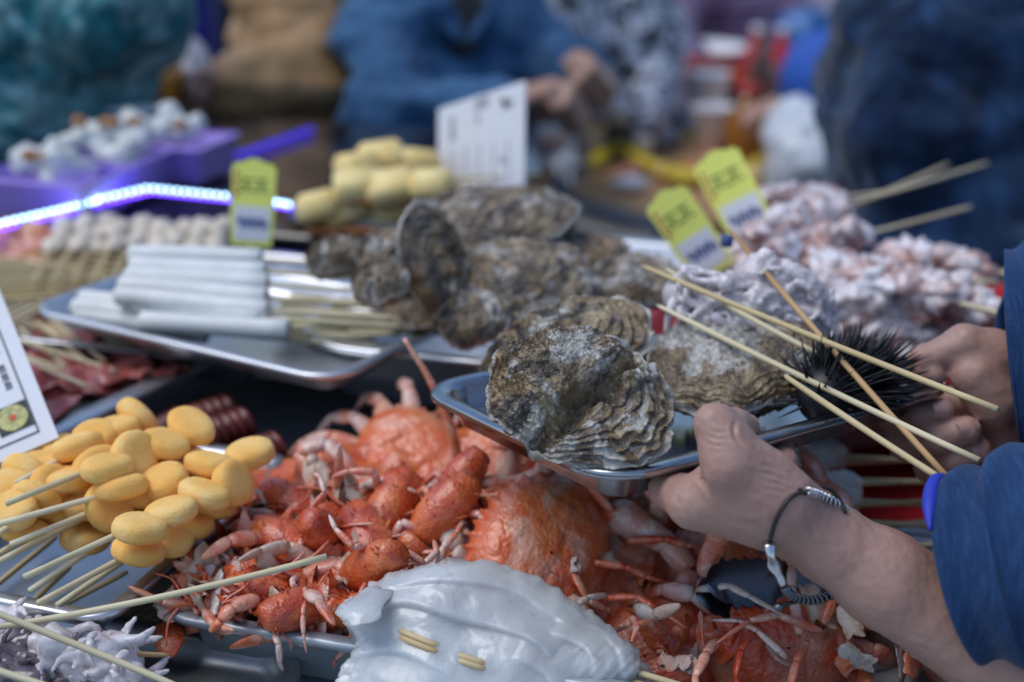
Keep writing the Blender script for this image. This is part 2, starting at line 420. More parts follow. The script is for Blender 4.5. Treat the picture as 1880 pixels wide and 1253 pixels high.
def crab_mat(name, a, b, c_):
    t = NT(name); n = t.noise(26, 6, .6, .6); n2 = t.noise(110, 5, .6)
    c = t.mix(t.ramp(n, [(.35, 0), (.65, 1)]), a, b); c = t.mix(t.ramp(t.noise(20, 5, .62, 1), [(.44, 0), (.60, .8)]), c, c_)
    v = t.node('TexVoronoi', i_Vector=t.co(), i_Scale=330.0).outputs['Distance']
    c = t.mix(t.ramp(v, [(.1, .35), (.24, 0)]), c, (.80, .42, .26)); c = t.mix(t.ramp(n2, [(.62, 0), (.72, .5)]), c, (.10, .02, .01))
    t.set(Base_Color=c, Roughness=t.ramp(n2, [(.3, .22), (.7, .5)]), Specular_IOR_Level=.6, Coat_Weight=.35, Coat_Roughness=.15)
    t.bump((v, .5, .0010), (n2, .5, .0016)); return t.m
m_crab = crab_mat('crab_shell', (.68, .105, .025), (.78, .23, .075), (.84, .48, .34))
m_crab2 = crab_mat('crab_shell_red', (.60, .050, .014), (.70, .12, .032), (.78, .32, .19))
m_crab_pale = crab_mat('crab_belly', (.62, .52, .42), (.60, .38, .26), (.70, .66, .58))
m_crab_leg = crab_mat('crab_leg', (.72, .13, .045), (.76, .34, .22), (.80, .66, .56))
m_lob = crab_mat('lobster_shell', (.66, .090, .020), (.76, .21, .055), (.40, .034, .012))
m_meat = simple('crab_meat', [(.3, (.42, .24, .12)), (.7, (.70, .62, .50))], 60, .4, bump=.5, coat=.3)

def wet(name, stops, scale, sss=.35, rough=.2, bump=.4, bscale=120, sscale=.012, coat=.6, vein=None):
    t = NT(name); n = t.noise(scale, 6, .6, .5); c = t.ramp(n, stops)
    if vein: c = t.mix(t.ramp(t.noise(scale * 2.7, 5, .6, 2.0), [(.60, 0), (.72, .7)]), c, vein)
    t.set(Base_Color=c, Roughness=t.ramp(t.noise(scale * 3, 3), [(.3, rough * .6), (.7, rough * 1.6)]), Subsurface_Weight=sss, Subsurface_Radius=(.9, .7, .7), Subsurface_Scale=sscale, Coat_Weight=coat, Coat_Roughness=.08, Specular_IOR_Level=.6)
    t.bump((t.noise(bscale, 5, .6), bump, .0012), (t.noise(bscale * .25, 3), bump * .8, .004)); return t.m
m_squid = wet('squid_flesh', [(.3, (.58, .575, .57)), (.55, (.72, .71, .70)), (.72, (.84, .83, .81))], 20, .85, .32, .14, 260, .03, .22, (.50, .41, .41))
m_squid.node_tree.nodes['Principled BSDF'].inputs['Transmission Weight'].default_value = .15
m_octo = wet('octopus_flesh', [(.3, (.50, .42, .43)), (.5, (.70, .64, .64)), (.7, (.82, .79, .78))], 34, .35, .30, .35, 150, .005, .3, (.26, .17, .18))
m_octo_dark = wet('octopus_dark', [(.3, (.07, .045, .055)), (.7, (.24, .18, .20))], 40, .2, .2, .6, 170, .004, .7)
def crumb(name):
    t = NT(name); n = t.noise(34, 4); v = t.node('TexVoronoi', i_Vector=t.co(), i_Scale=560.0).outputs['Distance']; f = t.noise(520, 5, .7)
    c = t.ramp(n, [(.3, (.92, .46, .10)), (.55, (.95, .58, .18)), (.78, (.96, .70, .32))]); c = t.mix(t.ramp(f, [(.35, .35), (.55, 0)]), c, (.80, .42, .10))
    c = t.mix(t.ramp(v, [(.0, .35), (.22, 0)]), c, (.92, .74, .38))
    t.set(Base_Color=c, Roughness=.85, Specular_IOR_Level=.2, Subsurface_Weight=.12, Subsurface_Scale=.004, Subsurface_Radius=(1, .6, .2)); t.bump((v, .3, .0005), (f, .4, .0006)); return t.m
m_crumb = crumb('breadcrumbs')
m_white_roll = simple('white_fish_roll', [(.3, (.70, .71, .67)), (.7, (.82, .83, .79))], 45, .5, sss=.3, sssr=(1, .9, .7), sscale=.006, bump=.25, bscale=240)
m_tofu = simple('yellow_fish_tofu', [(.3, (.86, .58, .16)), (.5, (.90, .68, .25)), (.7, (.92, .76, .38))], 22, .45, bump=.25, bscale=160, sss=.15, sscale=.004)
m_tofu_edge = simple('browned_tofu_skin', (.38, .13, .03), 60, .5)
m_paper = simple('white_card', (.74, .74, .76), 20, .55, vary=.03); m_ink = simple('ink', (.035, .04, .04), 20, .7)
m_ink_blue = simple('ink_blue', (.06, .09, .25), 20, .7); m_ink_red = simple('ink_red', (.62, .10, .05), 20, .7); m_ink_green = simple('print_green', (.30, .33, .05), 200, .6, vary=.5)
m_yel = simple('yellow_card', (.86, .88, .17), 30, .5, vary=.04)
m_laminate = simple('pale_laminate', [(.3, (.34, .40, .46)), (.7, (.46, .52, .57))], 9, .3, bump=.05, bscale=60)
m_dark_deck = simple('dark_counter', (.035, .04, .05), 15, .35); m_black_glass = simple('black_glass', (.012, .012, .018), 10, .08, spec=.8, rvar=.04)
m_red_plastic = simple('red_plastic', (.52, .020, .022), 14, .35); m_pink_meat = wet('raw_chicken', [(.3, (.34, .14, .09)), (.40, (.52, .30, .25)), (.50, (.70, .58, .56)), (.60, (.84, .80, .82))], 26, .25, .3, .5, 120, .006, .4, (.40, .17, .10))
m_salmon = wet('salmon_meat', [(.3, (.55, .12, .05)), (.7, (.68, .30, .16))], 45, .2, .35, .5, 120, .005, .3, (.5, .06, .03))
m_cream = simple('cream_food', [(.3, (.62, .50, .36)), (.7, (.78, .70, .58))], 60, .5, bump=.4)
m_drysquid = wet('cured_squid', [(.3, (.30, .05, .045)), (.55, (.46, .10, .075)), (.75, (.55, .25, .22))], 35, .15, .3, .6, 110, .004, .3)
m_darkred = simple('dark_red_sausage', [(.3, (.085, .010, .008)), (.7, (.16, .022, .015))], 60, .35, bump=.3)
m_wood = simple('table_wood', [(.3, (.40, .20, .075)), (.7, (.56, .32, .14))], 6, .45, bump=.1, bscale=40)
m_wood_dk = simple('dark_wood', (.09, .045, .025), 12, .5)
m_wcup = simple('white_paper_cup', (.76, .76, .77), 10, .5, vary=.03); m_spine = simple('urchin_spine', (.005, .005, .007), 60, .42, spec=.4)
m_cord = simple('waxed_cord', (.018, .014, .014), 300, .5, bump=.4, bscale=900, bdist=.0004); m_silver = simple('silver', (.66, .65, .64), 300, .24, 1.0, .2, 500, .0003)
m_dsteel = simple('dark_steel', (.16, .18, .2), 30, .32, 1.0); m_hair = simple('black_hair', (.012, .010, .010), 200, .45)
# ------------------------------------------------------------------ the place
def S(u, v, z): return SU * u + SV * v + np.array([0, 0, z])
XS = np.array([SU, SV, [0, 0, 1]])
pave = NT('paving')
_b = pave.node('TexBrick', i_Vector=pave.co(False), i_Scale=1.6, i_Mortar_Size=.012); _b.inputs['Color1'].default_value = (.10, .105, .115, 1); _b.inputs['Color2'].default_value = (.14, .14, .15, 1); _b.inputs['Mortar'].default_value = (.05, .05, .055, 1)
pave.set(Base_Color=pave.mix(.4, _b.outputs['Color'], pave.ramp(pave.noise(3, 6), [(.3, (.05, .05, .055)), (.7, (.16, .16, .17))])), Roughness=.7); pave.bump((_b.outputs['Fac'], -.4, .004))
g = bpy.data.objects.new('ground', mk_mesh('ground', [(-150, -150, 0), (150, -150, 0), (150, 150, 0), (-150, 150, 0)], [(0, 1, 2, 3)], False, pave.m)); link(g); tag(g, 'dark grey paved market ground', None, kind='structure')

def slab(u0, u1, v0, v1, z0, z1, bev=.003):
    return xf(bevbox(((u1 - u0) / 2, (v1 - v0) / 2, (z1 - z0) / 2), bev), XS, S((u0 + u1) / 2, (v0 + v1) / 2, (z0 + z1) / 2))
DECK, SHELF = .87, .927
st = thing('market_stall', 'long seafood stall counter with pale top and steel shelf at the back', 'market stall', S(-.3, 1.1, 0))
part('counter_top', slab(-1.5, .75, .52, 1.64, DECK - .03, DECK), m_laminate, st, False)
part('front_panel', slab(-1.48, .73, .55, .57, .02, DECK - .031), m_steel_dull, st, False)
part('back_panel', slab(-1.48, .73, 1.60, 1.62, .02, DECK - .031), m_steel_dull, st, False)
for u in (-1.46, .71): part('side_panel', slab(u - .01, u + .01, 0.58, 1.59, .02, DECK - .031), m_steel_dull, st, False)
sh = part('shelf', slab(-.72, .62, 1.115, 1.60, SHELF - .012, SHELF), m_steel_dull, st, False)
part('shelf_back', slab(-.70, .60, 1.36, 1.37, DECK + .001, SHELF - .013), m_dark_deck, st, False)
for u in (-.70, -.05, .58): part('shelf_leg', slab(u - .012, u + .012, 1.14, 1.165, DECK + .001, SHELF - .0125), m_dsteel, st, False)
gc = thing('glass_counter', 'black glass counter block edged with violet light behind the left trays', 'counter', S(-.95, 1.6, DECK))
part('cabinet', slab(-1.45, -.50, 1.645, 1.96, .02, .965), m_dark_deck, gc, False)
part('front_cabinet', slab(-1.45, -.50, 1.40, 1.638, DECK + .002, .9645), m_dark_deck, gc, False)
part('glass_top', slab(-1.47, -.47, 1.385, 1.98, .967, .975), m_black_glass, gc, False)

# ------------------------------------------------------------------ trays
def tray(name, label, centre, ux, vy, a, b, r, dep, rim=.012, mat=m_steel, cat='tray', slope=.25):
    ux = unit(ux); vy = unit(np.asarray(vy) - ux * (np.asarray(vy) @ ux)); nz = np.cross(ux, vy)
    v, f = tray_mesh(a, b, r, dep, rim, slope=slope)
    o = bpy.data.objects.new(name, mk_mesh(name, v, f, True, mat)); link(o); o.location = Vector(np.asarray(centre, float).tolist())
    o.rotation_euler = frame_rot(tuple(ux), tuple(vy), tuple(nz)); return tag(o, label, cat)
# the tray in the hands
TC, TA, TB = dp(1121, 886, .80), dp(768, 721, .948), dp(1775, 704, .984)
TU, TV = unit(TB - TC), unit(TA - TC); TV = unit(TV - TU * (TU @ TV)); TN = np.cross(TU, TV)
TL, TW = .322, .208
TO = TC + TU * TL / 2 + TV * TW / 2
tray('steel_tray', 'shiny steel tray of oysters held up in two hands', TO, TU, TV, TL / 2, TW / 2, .036, .024, .0135)
def T(u, v, h): return TO + TU * u + TV * v + TN * h           # tray space: floor at h=-.024
def on_tray(px, py, h):                                        # tray-space point seen at a pixel
    r = AF + AX * (px - 940) / FPX - AU * (py - 626.5) / FPX; P0 = TO + TN * h
    return C0 + r * (((P0 - C0) @ TN) / (r @ TN))

# ------------------------------------------------------------------ oysters
def oyster_vf(L, W, T1, T2, seed, nr=60, nth=160, rings=9, amp=.0022, rough=1.0, lump=.35, um=.30, wave=.004, groove=None, ap=0.0):
    sd = np.array([seed * 3.7, seed * 1.3, seed * 2.1]); th = np.arange(nth) * 2 * PI / nth
    ux = -um * L; d = np.stack([np.cos(th), np.sin(th)], 1)
    A = (d[:, 0] / (L / 2)) ** 2 + (d[:, 1] / (W / 2)) ** 2; B = 2 * ux * d[:, 0] / (L / 2) ** 2; Cc = (ux / (L / 2)) ** 2 - 1
    R = (-B + np.sqrt(B * B - 4 * A * Cc)) / (2 * A)
    cir = np.stack([np.cos(th), np.sin(th), np.zeros(nth)], 1)
    R = R * (1 + .10 * fbm(cir * 1.3 + sd, 3) + .025 * fbm(cir * 7 + sd, 3))
    r = np.linspace(0.02, 1, nr) ** .85
    rr, tt = np.meshgrid(r, np.arange(nth), indexing='ij'); s = rr
    x = ux + R[None] * rr * d[None, :, 0]; y = R[None] * rr * d[None, :, 1]
    P = np.stack([x, y, np.zeros_like(x)], -1)
    ph = rings * s ** 1.5 + .9 * fbm(P / L * 5 + sd, 3) + .35 * fbm(np.stack([np.cos(th)[None] * 3 + s, np.sin(th)[None] * 3 + s, s * 2], -1) + sd, 3)
    saw = ph - np.floor(ph)
    z = T1 * (1 - s ** 2.4) ** .75
    z = z + T1 * lump * fbm(P / L * 3.2 + sd * 2, 2) * (1 - s ** 3)
    am = s ** ap if ap else 1.0
    z = z + amp * am * (saw ** 2.5 - .3) * (.5 + s) + rough * .0026 * fbm(P * 75 + sd, 5, .55) + rough * .0004 * fbm(P * 420 + sd, 3, .6)
    if groove is not None:
        gx, gy, ga, gw, gd = groove; q = (x - gx) * math.sin(ga) - (y - gy) * math.cos(ga) + .006 * fbm(P * 60 + sd, 3)
        z = z - gd * np.exp(-(q / gw) ** 2)
    z = z + wave * fbm(cir * 2.6 + sd, 3)[None] * s ** 3
    push = 1 + .035 * am * saw ** 3 * (s > .12); x = ux + (x - ux) * push; y = y * push
    top = np.stack([x, y, z], -1); nb = max(10, nr // 4)
    rb = np.linspace(1, .05, nb) ** .8; off = .985
    xb = ux + (R[None] * rb[:, None] * off) * d[None, :, 0]; yb = R[None] * rb[:, None] * off * d[None, :, 1]; Pb = np.stack([xb, yb, np.ones_like(xb) * .3], -1)
    phb = rings * .8 * rb[:, None] ** 1.2 + fbm(Pb / L * 5 + sd, 2); sb = phb - np.floor(phb)
    zb = -T2 * (1 - rb[:, None] ** 3) ** .7 + wave * fbm(cir * 2.6 + sd, 3)[None] * rb[:, None] ** 3 - .0022 - amp * sb ** 2 - .002 * fbm(Pb * 90, 4)
    bot = np.stack([xb, yb, zb], -1)
    V = np.concatenate([top.reshape(-1, 3), bot.reshape(-1, 3)]); Fs = grid_faces(nr + nb, nth, True)
    n = nr + nb; c0 = len(V); V = np.vstack([V, top[0].mean(0), bot[-1].mean(0)])
    j = np.arange(nth); k = (j + 1) % nth
    caps = np.concatenate([np.stack([np.full(nth, c0), j, k, k], 1)[:, :3].repeat(1, 0)]) if False else None
    ring = np.concatenate([ph.ravel(), phb.ravel(), [0, 0]]); edge = np.concatenate([s.ravel(), (rb[:, None] * .9 + 0 * xb).ravel(), [0, 0]])
    tri = [(c0, int(a), int(b)) for a, b in zip(j, k)] + [(c0 + 1, int((n - 1) * nth + b), int((n - 1) * nth + a)) for a, b in zip(j, k)]
    return V, Fs[:, ::-1], tri, ring, edge
def oyster(name, label, centre, xdir, up, kw, mat, group=None, fuzz=0, cat='oyster'):
    V, Fq, tri, ring, edge = oyster_vf(**kw)
    faces = [tuple(q) for q in Fq.tolist()] + tri
    root = thing(name, label, cat, centre, group)
    x = unit(np.asarray(xdir, float)); zz = unit(np.asarray(up, float)); x = unit(x - zz * (x @ zz)); yy = np.cross(zz, x)
    root.rotation_euler = frame_rot(tuple(x), tuple(yy), tuple(zz))
    o = lpart('shell', (V, faces), mat, root); set_attr(o, 'ring', ring); set_attr(o, 'edge', edge)
    if fuzz:
        mb = MB(); lr = np.random.default_rng(kw['seed'])
        nt = kw.get('nth', 160) * kw.get('nr', 60)
        for q in lr.integers(nt // 5, nt, fuzz):
            p = V[q]; L = lr.uniform(.003, .009); dr = unit(np.array([p[0], p[1], .01]) * np.array([1, 1, 0]) + np.array([0, 0, lr.uniform(.01, .06)]) + lr.normal(size=3) * .02)
            k1 = lr.normal(size=3) * .7
            pts = [p - dr * .001, p + dr * L * .4 + k1 * L * .2, p + dr * L * .8 + k1 * L * .6 - np.array([0, 0, .25 * L])]
            mb.add(tube(spline(pts, 5), np.linspace(.00024, .00009, 5), 3, False))
        fz = lpart('algae_fuzz', mb.get(), m_algae, root); fz['kind'] = 'stuff'
    return root
camdir = -AF
# three big ones on the held tray
p1 = dp(1068, 728, .842)
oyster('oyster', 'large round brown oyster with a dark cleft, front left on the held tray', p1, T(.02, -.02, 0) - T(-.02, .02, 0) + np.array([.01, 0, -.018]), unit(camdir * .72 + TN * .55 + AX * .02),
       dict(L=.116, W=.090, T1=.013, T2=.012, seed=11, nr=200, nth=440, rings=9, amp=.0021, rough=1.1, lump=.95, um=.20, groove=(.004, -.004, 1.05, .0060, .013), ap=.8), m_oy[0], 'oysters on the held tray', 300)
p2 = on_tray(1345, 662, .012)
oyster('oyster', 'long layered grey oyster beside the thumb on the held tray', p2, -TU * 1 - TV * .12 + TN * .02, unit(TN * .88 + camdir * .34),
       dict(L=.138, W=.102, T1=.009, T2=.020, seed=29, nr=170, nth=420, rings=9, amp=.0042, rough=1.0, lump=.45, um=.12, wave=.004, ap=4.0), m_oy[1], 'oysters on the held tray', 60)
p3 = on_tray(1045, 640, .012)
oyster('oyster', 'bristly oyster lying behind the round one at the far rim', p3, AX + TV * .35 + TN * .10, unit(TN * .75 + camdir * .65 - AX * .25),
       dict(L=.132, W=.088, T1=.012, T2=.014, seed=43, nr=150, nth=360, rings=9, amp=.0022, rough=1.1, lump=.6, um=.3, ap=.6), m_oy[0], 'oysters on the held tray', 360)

# ------------------------------------------------------------------ the person holding the tray: hands first
def nail(P, nrm, axis, w, l):
    nrm = unit(nrm); axis = unit(axis - nrm * (np.asarray(axis) @ nrm)); side = np.cross(nrm, axis); V = []
    for i in np.linspace(-1, 1, 7):
        for j in np.linspace(-1, 1, 7):
            e = math.sqrt(max(0, 1 - .25 * j * j)); V.append(P + side * i * w * e + axis * j * l - nrm * (w * .55 * i * i + .0006 * j * j) + nrm * .0004)
    return np.array(V), [tuple(q) for q in grid_faces(7, 7).tolist()]
hold = thing('person', 'person in blue denim sleeves holding the tray with both hands, cord bracelet on wrist', 'person', (.76, .95, 0))
def D(px, py, d): return dp(px, py, d)
# near (left) hand, thumb over the rim
hA = Blob(); d0 = .800
hA.chain([D(1930, 1262, d0 + .02), D(1620, 1064, d0 + .014), D(1520, 1000, d0 + .012), D(1470, 962, d0 + .010)], [.033, .0255, .0195, .0175], .010)
hA.chain([D(1900, 1232, d0 + .050), D(1620, 1058, d0 + .036), D(1520, 992, d0 + .030), D(1470, 955, d0 + .026)], [.030, .0235, .0185, .0165], .014)
wr = D(1470, 958, d0 + .012); wr2 = D(1465, 945, d0 + .028)
mcp = [D(1270, 926, d0 + .010), D(1266, 915, d0 + .031), D(1290, 905, d0 + .050), D(1335, 895, d0 + .064)]
for m_, w_, r0, r1 in zip(mcp, (wr, wr, wr2, wr2), (.0170, .0165, .0155, .0140), (.0130, .0130, .0120, .0110)): hA.cone(w_, m_, r0, r1, .012)
hA.cone(D(1395, 945, d0 + .004), D(1300, 920, d0 + .006), .0155, .0130, .012)
# thumb
cmc, tm, ti, tt = D(1428, 915, d0 - .002), D(1342, 852, d0 - .012), D(1313, 780, d0 - .008), D(1374, 781, d0 + .010)
hA.cone(D(1450, 935, d0 + .006), cmc, .0170, .0180, .012); hA.cone(cmc, tm, .0178, .0150, .012); hA.cone(tm, ti, .0140, .0112, .008); hA.cone(ti, lerp(ti, tt, .55), .0112, .0088, .004); hA.cone(lerp(ti, tt, .55), tt, .0088, .0066, .004)
hA.cone(D(1385, 900, d0 + .0), D(1330, 900, d0 + .006), .0165, .0150, .014)
hA.cone(D(1335, 885, d0 - .002), D(1300, 912, d0 + .012), .0105, .0110, .010)
# index and the rest run under the tray
def finger(B, pts, rad, k=.006): B.chain(pts, rad, k)
finger(hA, [mcp[0], D(1224, 897, d0 + .038), D(1232, 888, d0 + .060), D(1245, 880, d0 + .076)], [.0126, .0098, .0090, .0080])
finger(hA, [mcp[1], D(1230, 892, d0 + .064), D(1255, 868, d0 + .094), D(1280, 858, d0 + .112)], [.0122, .0098, .0090, .0080])
finger(hA, [mcp[2], D(1270, 878, d0 + .084), D(1315, 845, d0 + .110), D(1340, 832, d0 + .126)], [.0116, .0096, .0086, .0078])
finger(hA, [mcp[3], D(1420, 882, d0 + .074), D(1436, 850, d0 + .088), D(1436, 826, d0 + .100)], [.0112, .0094, .0090, .0080])
# creases: thumb joint, between thumb and index
hA.cone(D(1352, 800, d0 - .020), D(1330, 812, d0 - .026), .0016, .0010, .003, cut=True)
hA.cone(D(1240, 860, d0 - .004), D(1285, 866, d0 - .004), .0060, .0020, .004, cut=True)
hA.cone(D(1336, 818, d0 - .009), D(1400, 872, d0 - .002), .0135, .0160, .008)
def wrink(v): return .00035 * fbm(v * 180, 3) + .0006 * fbm(v * 40, 2)
def creases(v, f, lines):               # fine skin folds pressed into the surface
    N = vnormals(v, f); dv = v - C0; dz = dv @ AF; sx = 940 + FPX * (dv @ AX) / dz; sy = 626.5 - FPX * (dv @ AU) / dz; face = N @ -AF > .15
    for pts, dep, wd in lines:
        P2 = spline([(x_, y_, 0) for x_, y_ in pts], 16)[:, :2]; dd = np.full(len(v), 1e9); tt_ = np.zeros(len(v))
        for k in range(15):
            e = P2[k + 1] - P2[k]; wx, wy = sx - P2[k][0], sy - P2[k][1]; t_ = np.clip((wx * e[0] + wy * e[1]) / (e @ e + 1e-9), 0, 1); q = np.hypot(wx - t_ * e[0], wy - t_ * e[1]); m_ = q < dd
            dd[m_] = q[m_]; tt_[m_] = (k + t_[m_]) / 15
        v = v - N * (face * dep * np.sin(PI * np.clip(tt_ * .9 + .05, 0, 1)) * (np.exp(-(dd / wd) ** 2) - .45 * np.exp(-((dd - 2 * wd) / wd) ** 2)))[:, None]
    return v, f
handA = creases(*hA.mesh(.0012, wrink, 3), [(((1350, 772), (1347, 790), (1352, 806), (1366, 818)), .0016, 4), (((1297, 786), (1315, 794), (1335, 796)), .0005, 3.5), (((1294, 797), (1315, 806), (1338, 806)), .0006, 3.5), (((1293, 810), (1312, 818), (1332, 818)), .0005, 3.5), (((1372, 812), (1392, 830), (1420, 846)), .0004, 3.5),
    (((1392, 852), (1420, 858), (1448, 872)), .0005, 3), (((1385, 866), (1415, 872), (1452, 888)), .0005, 3), (((1398, 884), (1425, 888), (1456, 900)), .0004, 3), (((1405, 898), (1428, 902), (1450, 910)), .0004, 3), (((1350, 842), (1372, 862), (1385, 884)), .0004, 4),
    (((1270, 868), (1290, 884), (1300, 905)), .0013, 5), (((1480, 945), (1492, 975), (1500, 1010)), .0006, 5), (((1340, 955), (1380, 965), (1420, 985)), .0005, 6), (((1235, 905), (1245, 920), (1250, 940)), .0006, 4)])
# far (right) hand gripping the right end
hB = Blob(); e0 = .985
finger(hB, [D(2100, 690, e0 + .03), D(1920, 720, e0 + .022), D(1860, 715, e0 + .018)], [.036, .030, .027], .02)
hB.chain([D(1870, 690, e0 + .010), D(1820, 655, e0 + .0)], [.024, .019], .012)
hB.chain([D(1830, 655, e0 - .002), D(1772, 632, e0 - .004), D(1700, 662, e0 + .002)], [.0165, .0128, .0105], .007)
hB.chain([D(1697, 662, e0 + .002), D(1690, 695, e0 + .003), D(1695, 735, e0 + .008)], [.0110, .0098, .0085], .003)
hB.cone(D(1712, 690, e0 - .003), D(1706, 700, e0 - .002), .0088, .0080, .002)
hB.cone(D(1790, 690, e0 - .008), D(1825, 735, e0 - .004), .0165, .0200, .006)
hB.cone(D(1848, 760, e0 + .018), D(1850, 850, e0 + .020), .0230, .0200, .015)
# curled fingers below the tray: knuckle left, tip right
hB.chain([D(1850, 730, e0 + .050), D(1720, 740, e0 + .060), D(1640, 768, e0 + .022), D(1690, 764, e0 - .004), D(1728, 754, e0 - .010)], [.013, .0110, .0104, .0100, .0092], .003)
hB.chain([D(1850, 790, e0 + .050), D(1740, 795, e0 + .055), D(1662, 818, e0 + .018), D(1720, 806, e0 - .008), D(1776, 790, e0 - .015)], [.013, .0112, .0108, .0104, .0096], .003)
hB.chain([D(1855, 840, e0 + .045), D(1770, 840, e0 + .050), D(1705, 860, e0 + .018), D(1752, 846, e0 - .004), D(1796, 826, e0 - .008)], [.013, .0108, .0102, .0096, .0088], .003)
hB.chain([D(1860, 880, e0 + .036), D(1800, 880, e0 + .042), D(1755, 895, e0 + .018), D(1795, 882, e0 + .002), D(1828, 868, e0 + .002)], [.013, .0098, .0092, .0086, .0078], .003)
handB = hB.mesh(.0017, wrink, 2)
# arms, trunk, neck, head and legs of the same body (right of the frame)
bB = Blob(); pc = np.array([.76, .95, 0])
elA, elB = D(2160, 1010, .80), D(2230, 640, .96); shA, shB = pc + [-.04, -.19, 1.30], pc + [-.02, .19, 1.30]
bB.chain([D(1930, 1262, d0 + .02), elA, shA], [.037, .045, .055], .03); bB.chain([D(2100, 690, e0 + .03), elB, shB], [.036, .045, .055], .03)
bB.chain([pc + [0, 0, .92], pc + [0, 0, 1.15], pc + [0, 0, 1.30]], [.13, .12, .11], .06); bB.cone(shA, shB, .06, .06, .06); bB.cone(pc + [0, -.07, .92], pc + [0, .07, .92], .12, .12, .06)
bB.chain([pc + [0, 0, 1.33], pc + [-.02, 0, 1.44]], [.055, .05], .03); bB.chain([pc + [-.03, 0, 1.52], pc + [-.02, 0, 1.60]], [.075, .092], .03); bB.cone(pc + [-.12, 0, 1.53], pc + [-.11, 0, 1.56], .012, .01, .015)
for sy in (-.09, .09):
    bB.chain([pc + [0, sy, .88], pc + [-.03, sy, .48], pc + [0, sy, .09]], [.085, .06, .042], .03); bB.cone(pc + [0, sy, .05], pc + [-.15, sy, .04], .045, .035, .03)
    bB.cone(pc + [-.02, sy * 1.05, 1.56], pc + [-.01, sy * 1.08, 1.59], .018, .02, .008)
part('body', joinvf(handA, handB, bB.mesh(.014, None, 1)), m_skin, hold)
part('hair', Blob().cone(pc + [.02, 0, 1.57], pc + [.0, 0, 1.64], .098, .09, .02).mesh(.012, None, 1), m_hair, hold)
nl = [nail(D(1733, 750, e0 - .0185), camdir + np.array([.25, 0, .35]), D(1740, 752, e0) - D(1690, 758, e0), .0062, .0072), nail(D(1781, 785, e0 - .0240), camdir + np.array([.25, 0, .35]), D(1776, 786, e0) - D(1715, 800, e0), .0066, .0078),
      nail(D(1801, 821, e0 - .0160), camdir + np.array([.3, 0, .4]), D(1795, 818, e0) - D(1745, 838, e0), .0058, .0068)]
for q in nl: part('fingernail', q, m_nail, hold)
# denim sleeves: cloth tubes with folds
def sleeve(path, rad, n=46, seg=56, fold=.012, seed=1, up=None, flare=None, thick=.0022):
    P = spline(path, n); R = np.interp(np.linspace(0, 1, n), np.linspace(0, 1, len(rad)), rad); th = np.arange(seg) * 2 * PI / seg
    v, _ = tube(P, R, seg, False, 1.0, up); v = v.reshape(n, seg, 3); C = P[:, None]; d = v - C; nd = d / np.linalg.norm(d, axis=2, keepdims=True)
    s_ = np.linspace(0, 1, n)[:, None]
    k = fbm(v * np.array([14, 14, 14]) + seed * 5, 3) + .6 * np.sin(s_ * 26 + 3 * np.sin(th + seed)[None] + 2.5 * fbm(v * 6 + seed, 2))
    v = v + nd * (fold * k * (.25 + .75 * np.clip(s_ * 4, 0, 1)))[..., None]
    inn = v - nd * thick; V = np.concatenate([inn.reshape(-1, 3)[::1][:seg * 3][::1], ]) if False else None
    lin = v[:6][::-1] - nd[:6][::-1] * thick                    # inside turn at the cuff
    V = np.concatenate([lin.reshape(-1, 3), v.reshape(-1, 3)]); return (V, grid_faces(n + 6, seg, True)), v, nd
jk_path_A = [D(1770, 1050, d0 + .014), D(1850, 1036, d0 + .002), D(1960, 1020, d0 - .008), elA, shA]
vfA, ringA, ndA = sleeve(jk_path_A, [.0540, .058, .062, .072, .085], fold=.0065, seed=2, n=70)
jk_path_B = [D(1862, 655, e0 + .002), D(1930, 650, e0 - .006), D(2030, 645, e0 + .0), elB, shB]
vfB, ringB, ndB = sleeve(jk_path_B, [.0750, .078, .080, .082, .085], fold=.0065, seed=5, n=70)
trunk = Blob().chain([pc + [0, 0, .90], pc + [0, 0, 1.12], pc + [0, 0, 1.30]], [.165, .155, .14], .06).cone(shA, shB, .085, .085, .06).mesh(.014, lambda v: .008 * fbm(v * 12, 3), 1)
part('denim_jacket', joinvf(vfA, vfB, trunk), m_denim, hold)
def cuff(ring, nd, w0, w1, lift):
    n0, n1 = w0, w1; a = ring[n0:n1] + nd[n0:n1] * lift; b = ring[n0:n1][::-1] + nd[n0:n1][::-1] * .0004
    return np.concatenate([a.reshape(-1, 3), b.reshape(-1, 3)]), grid_faces(2 * (n1 - n0), ring.shape[1], True)
_q = ringA[1] - C0; _qz = _q @ AF; _qy = 626.5 - FPX * (_q @ AU) / _qz; _qx = 940 + FPX * (_q @ AX) / _qz
_sel = [k for k in range(ringA.shape[1]) if 855 < _qy[k] < 985 and _qz[k] < np.median(_qz) + .02]
_sel = sorted(_sel, key=lambda k: _qy[k]); lin = ringA[1][_sel] - AX * .0015
part('cuff_lining', tube(spline(lin, 24), np.concatenate([np.linspace(.001, .0040, 6), np.full(12, .0045), np.linspace(.0040, .001, 6)]), 10), m_lining, hold, label='bright cobalt blue rolled cuff lining')
leg = Blob()
for sy in (-.095, .095): leg.chain([pc + [0, sy, .90], pc + [-.03, sy, .48], pc + [0, sy, .08]], [.115, .085, .075], .04)
leg.cone(pc + [0, -.07, .91], pc + [0, .07, .91], .150, .150, .05)
part('trousers', leg.mesh(.016, None, 1), m_denim_far, hold)

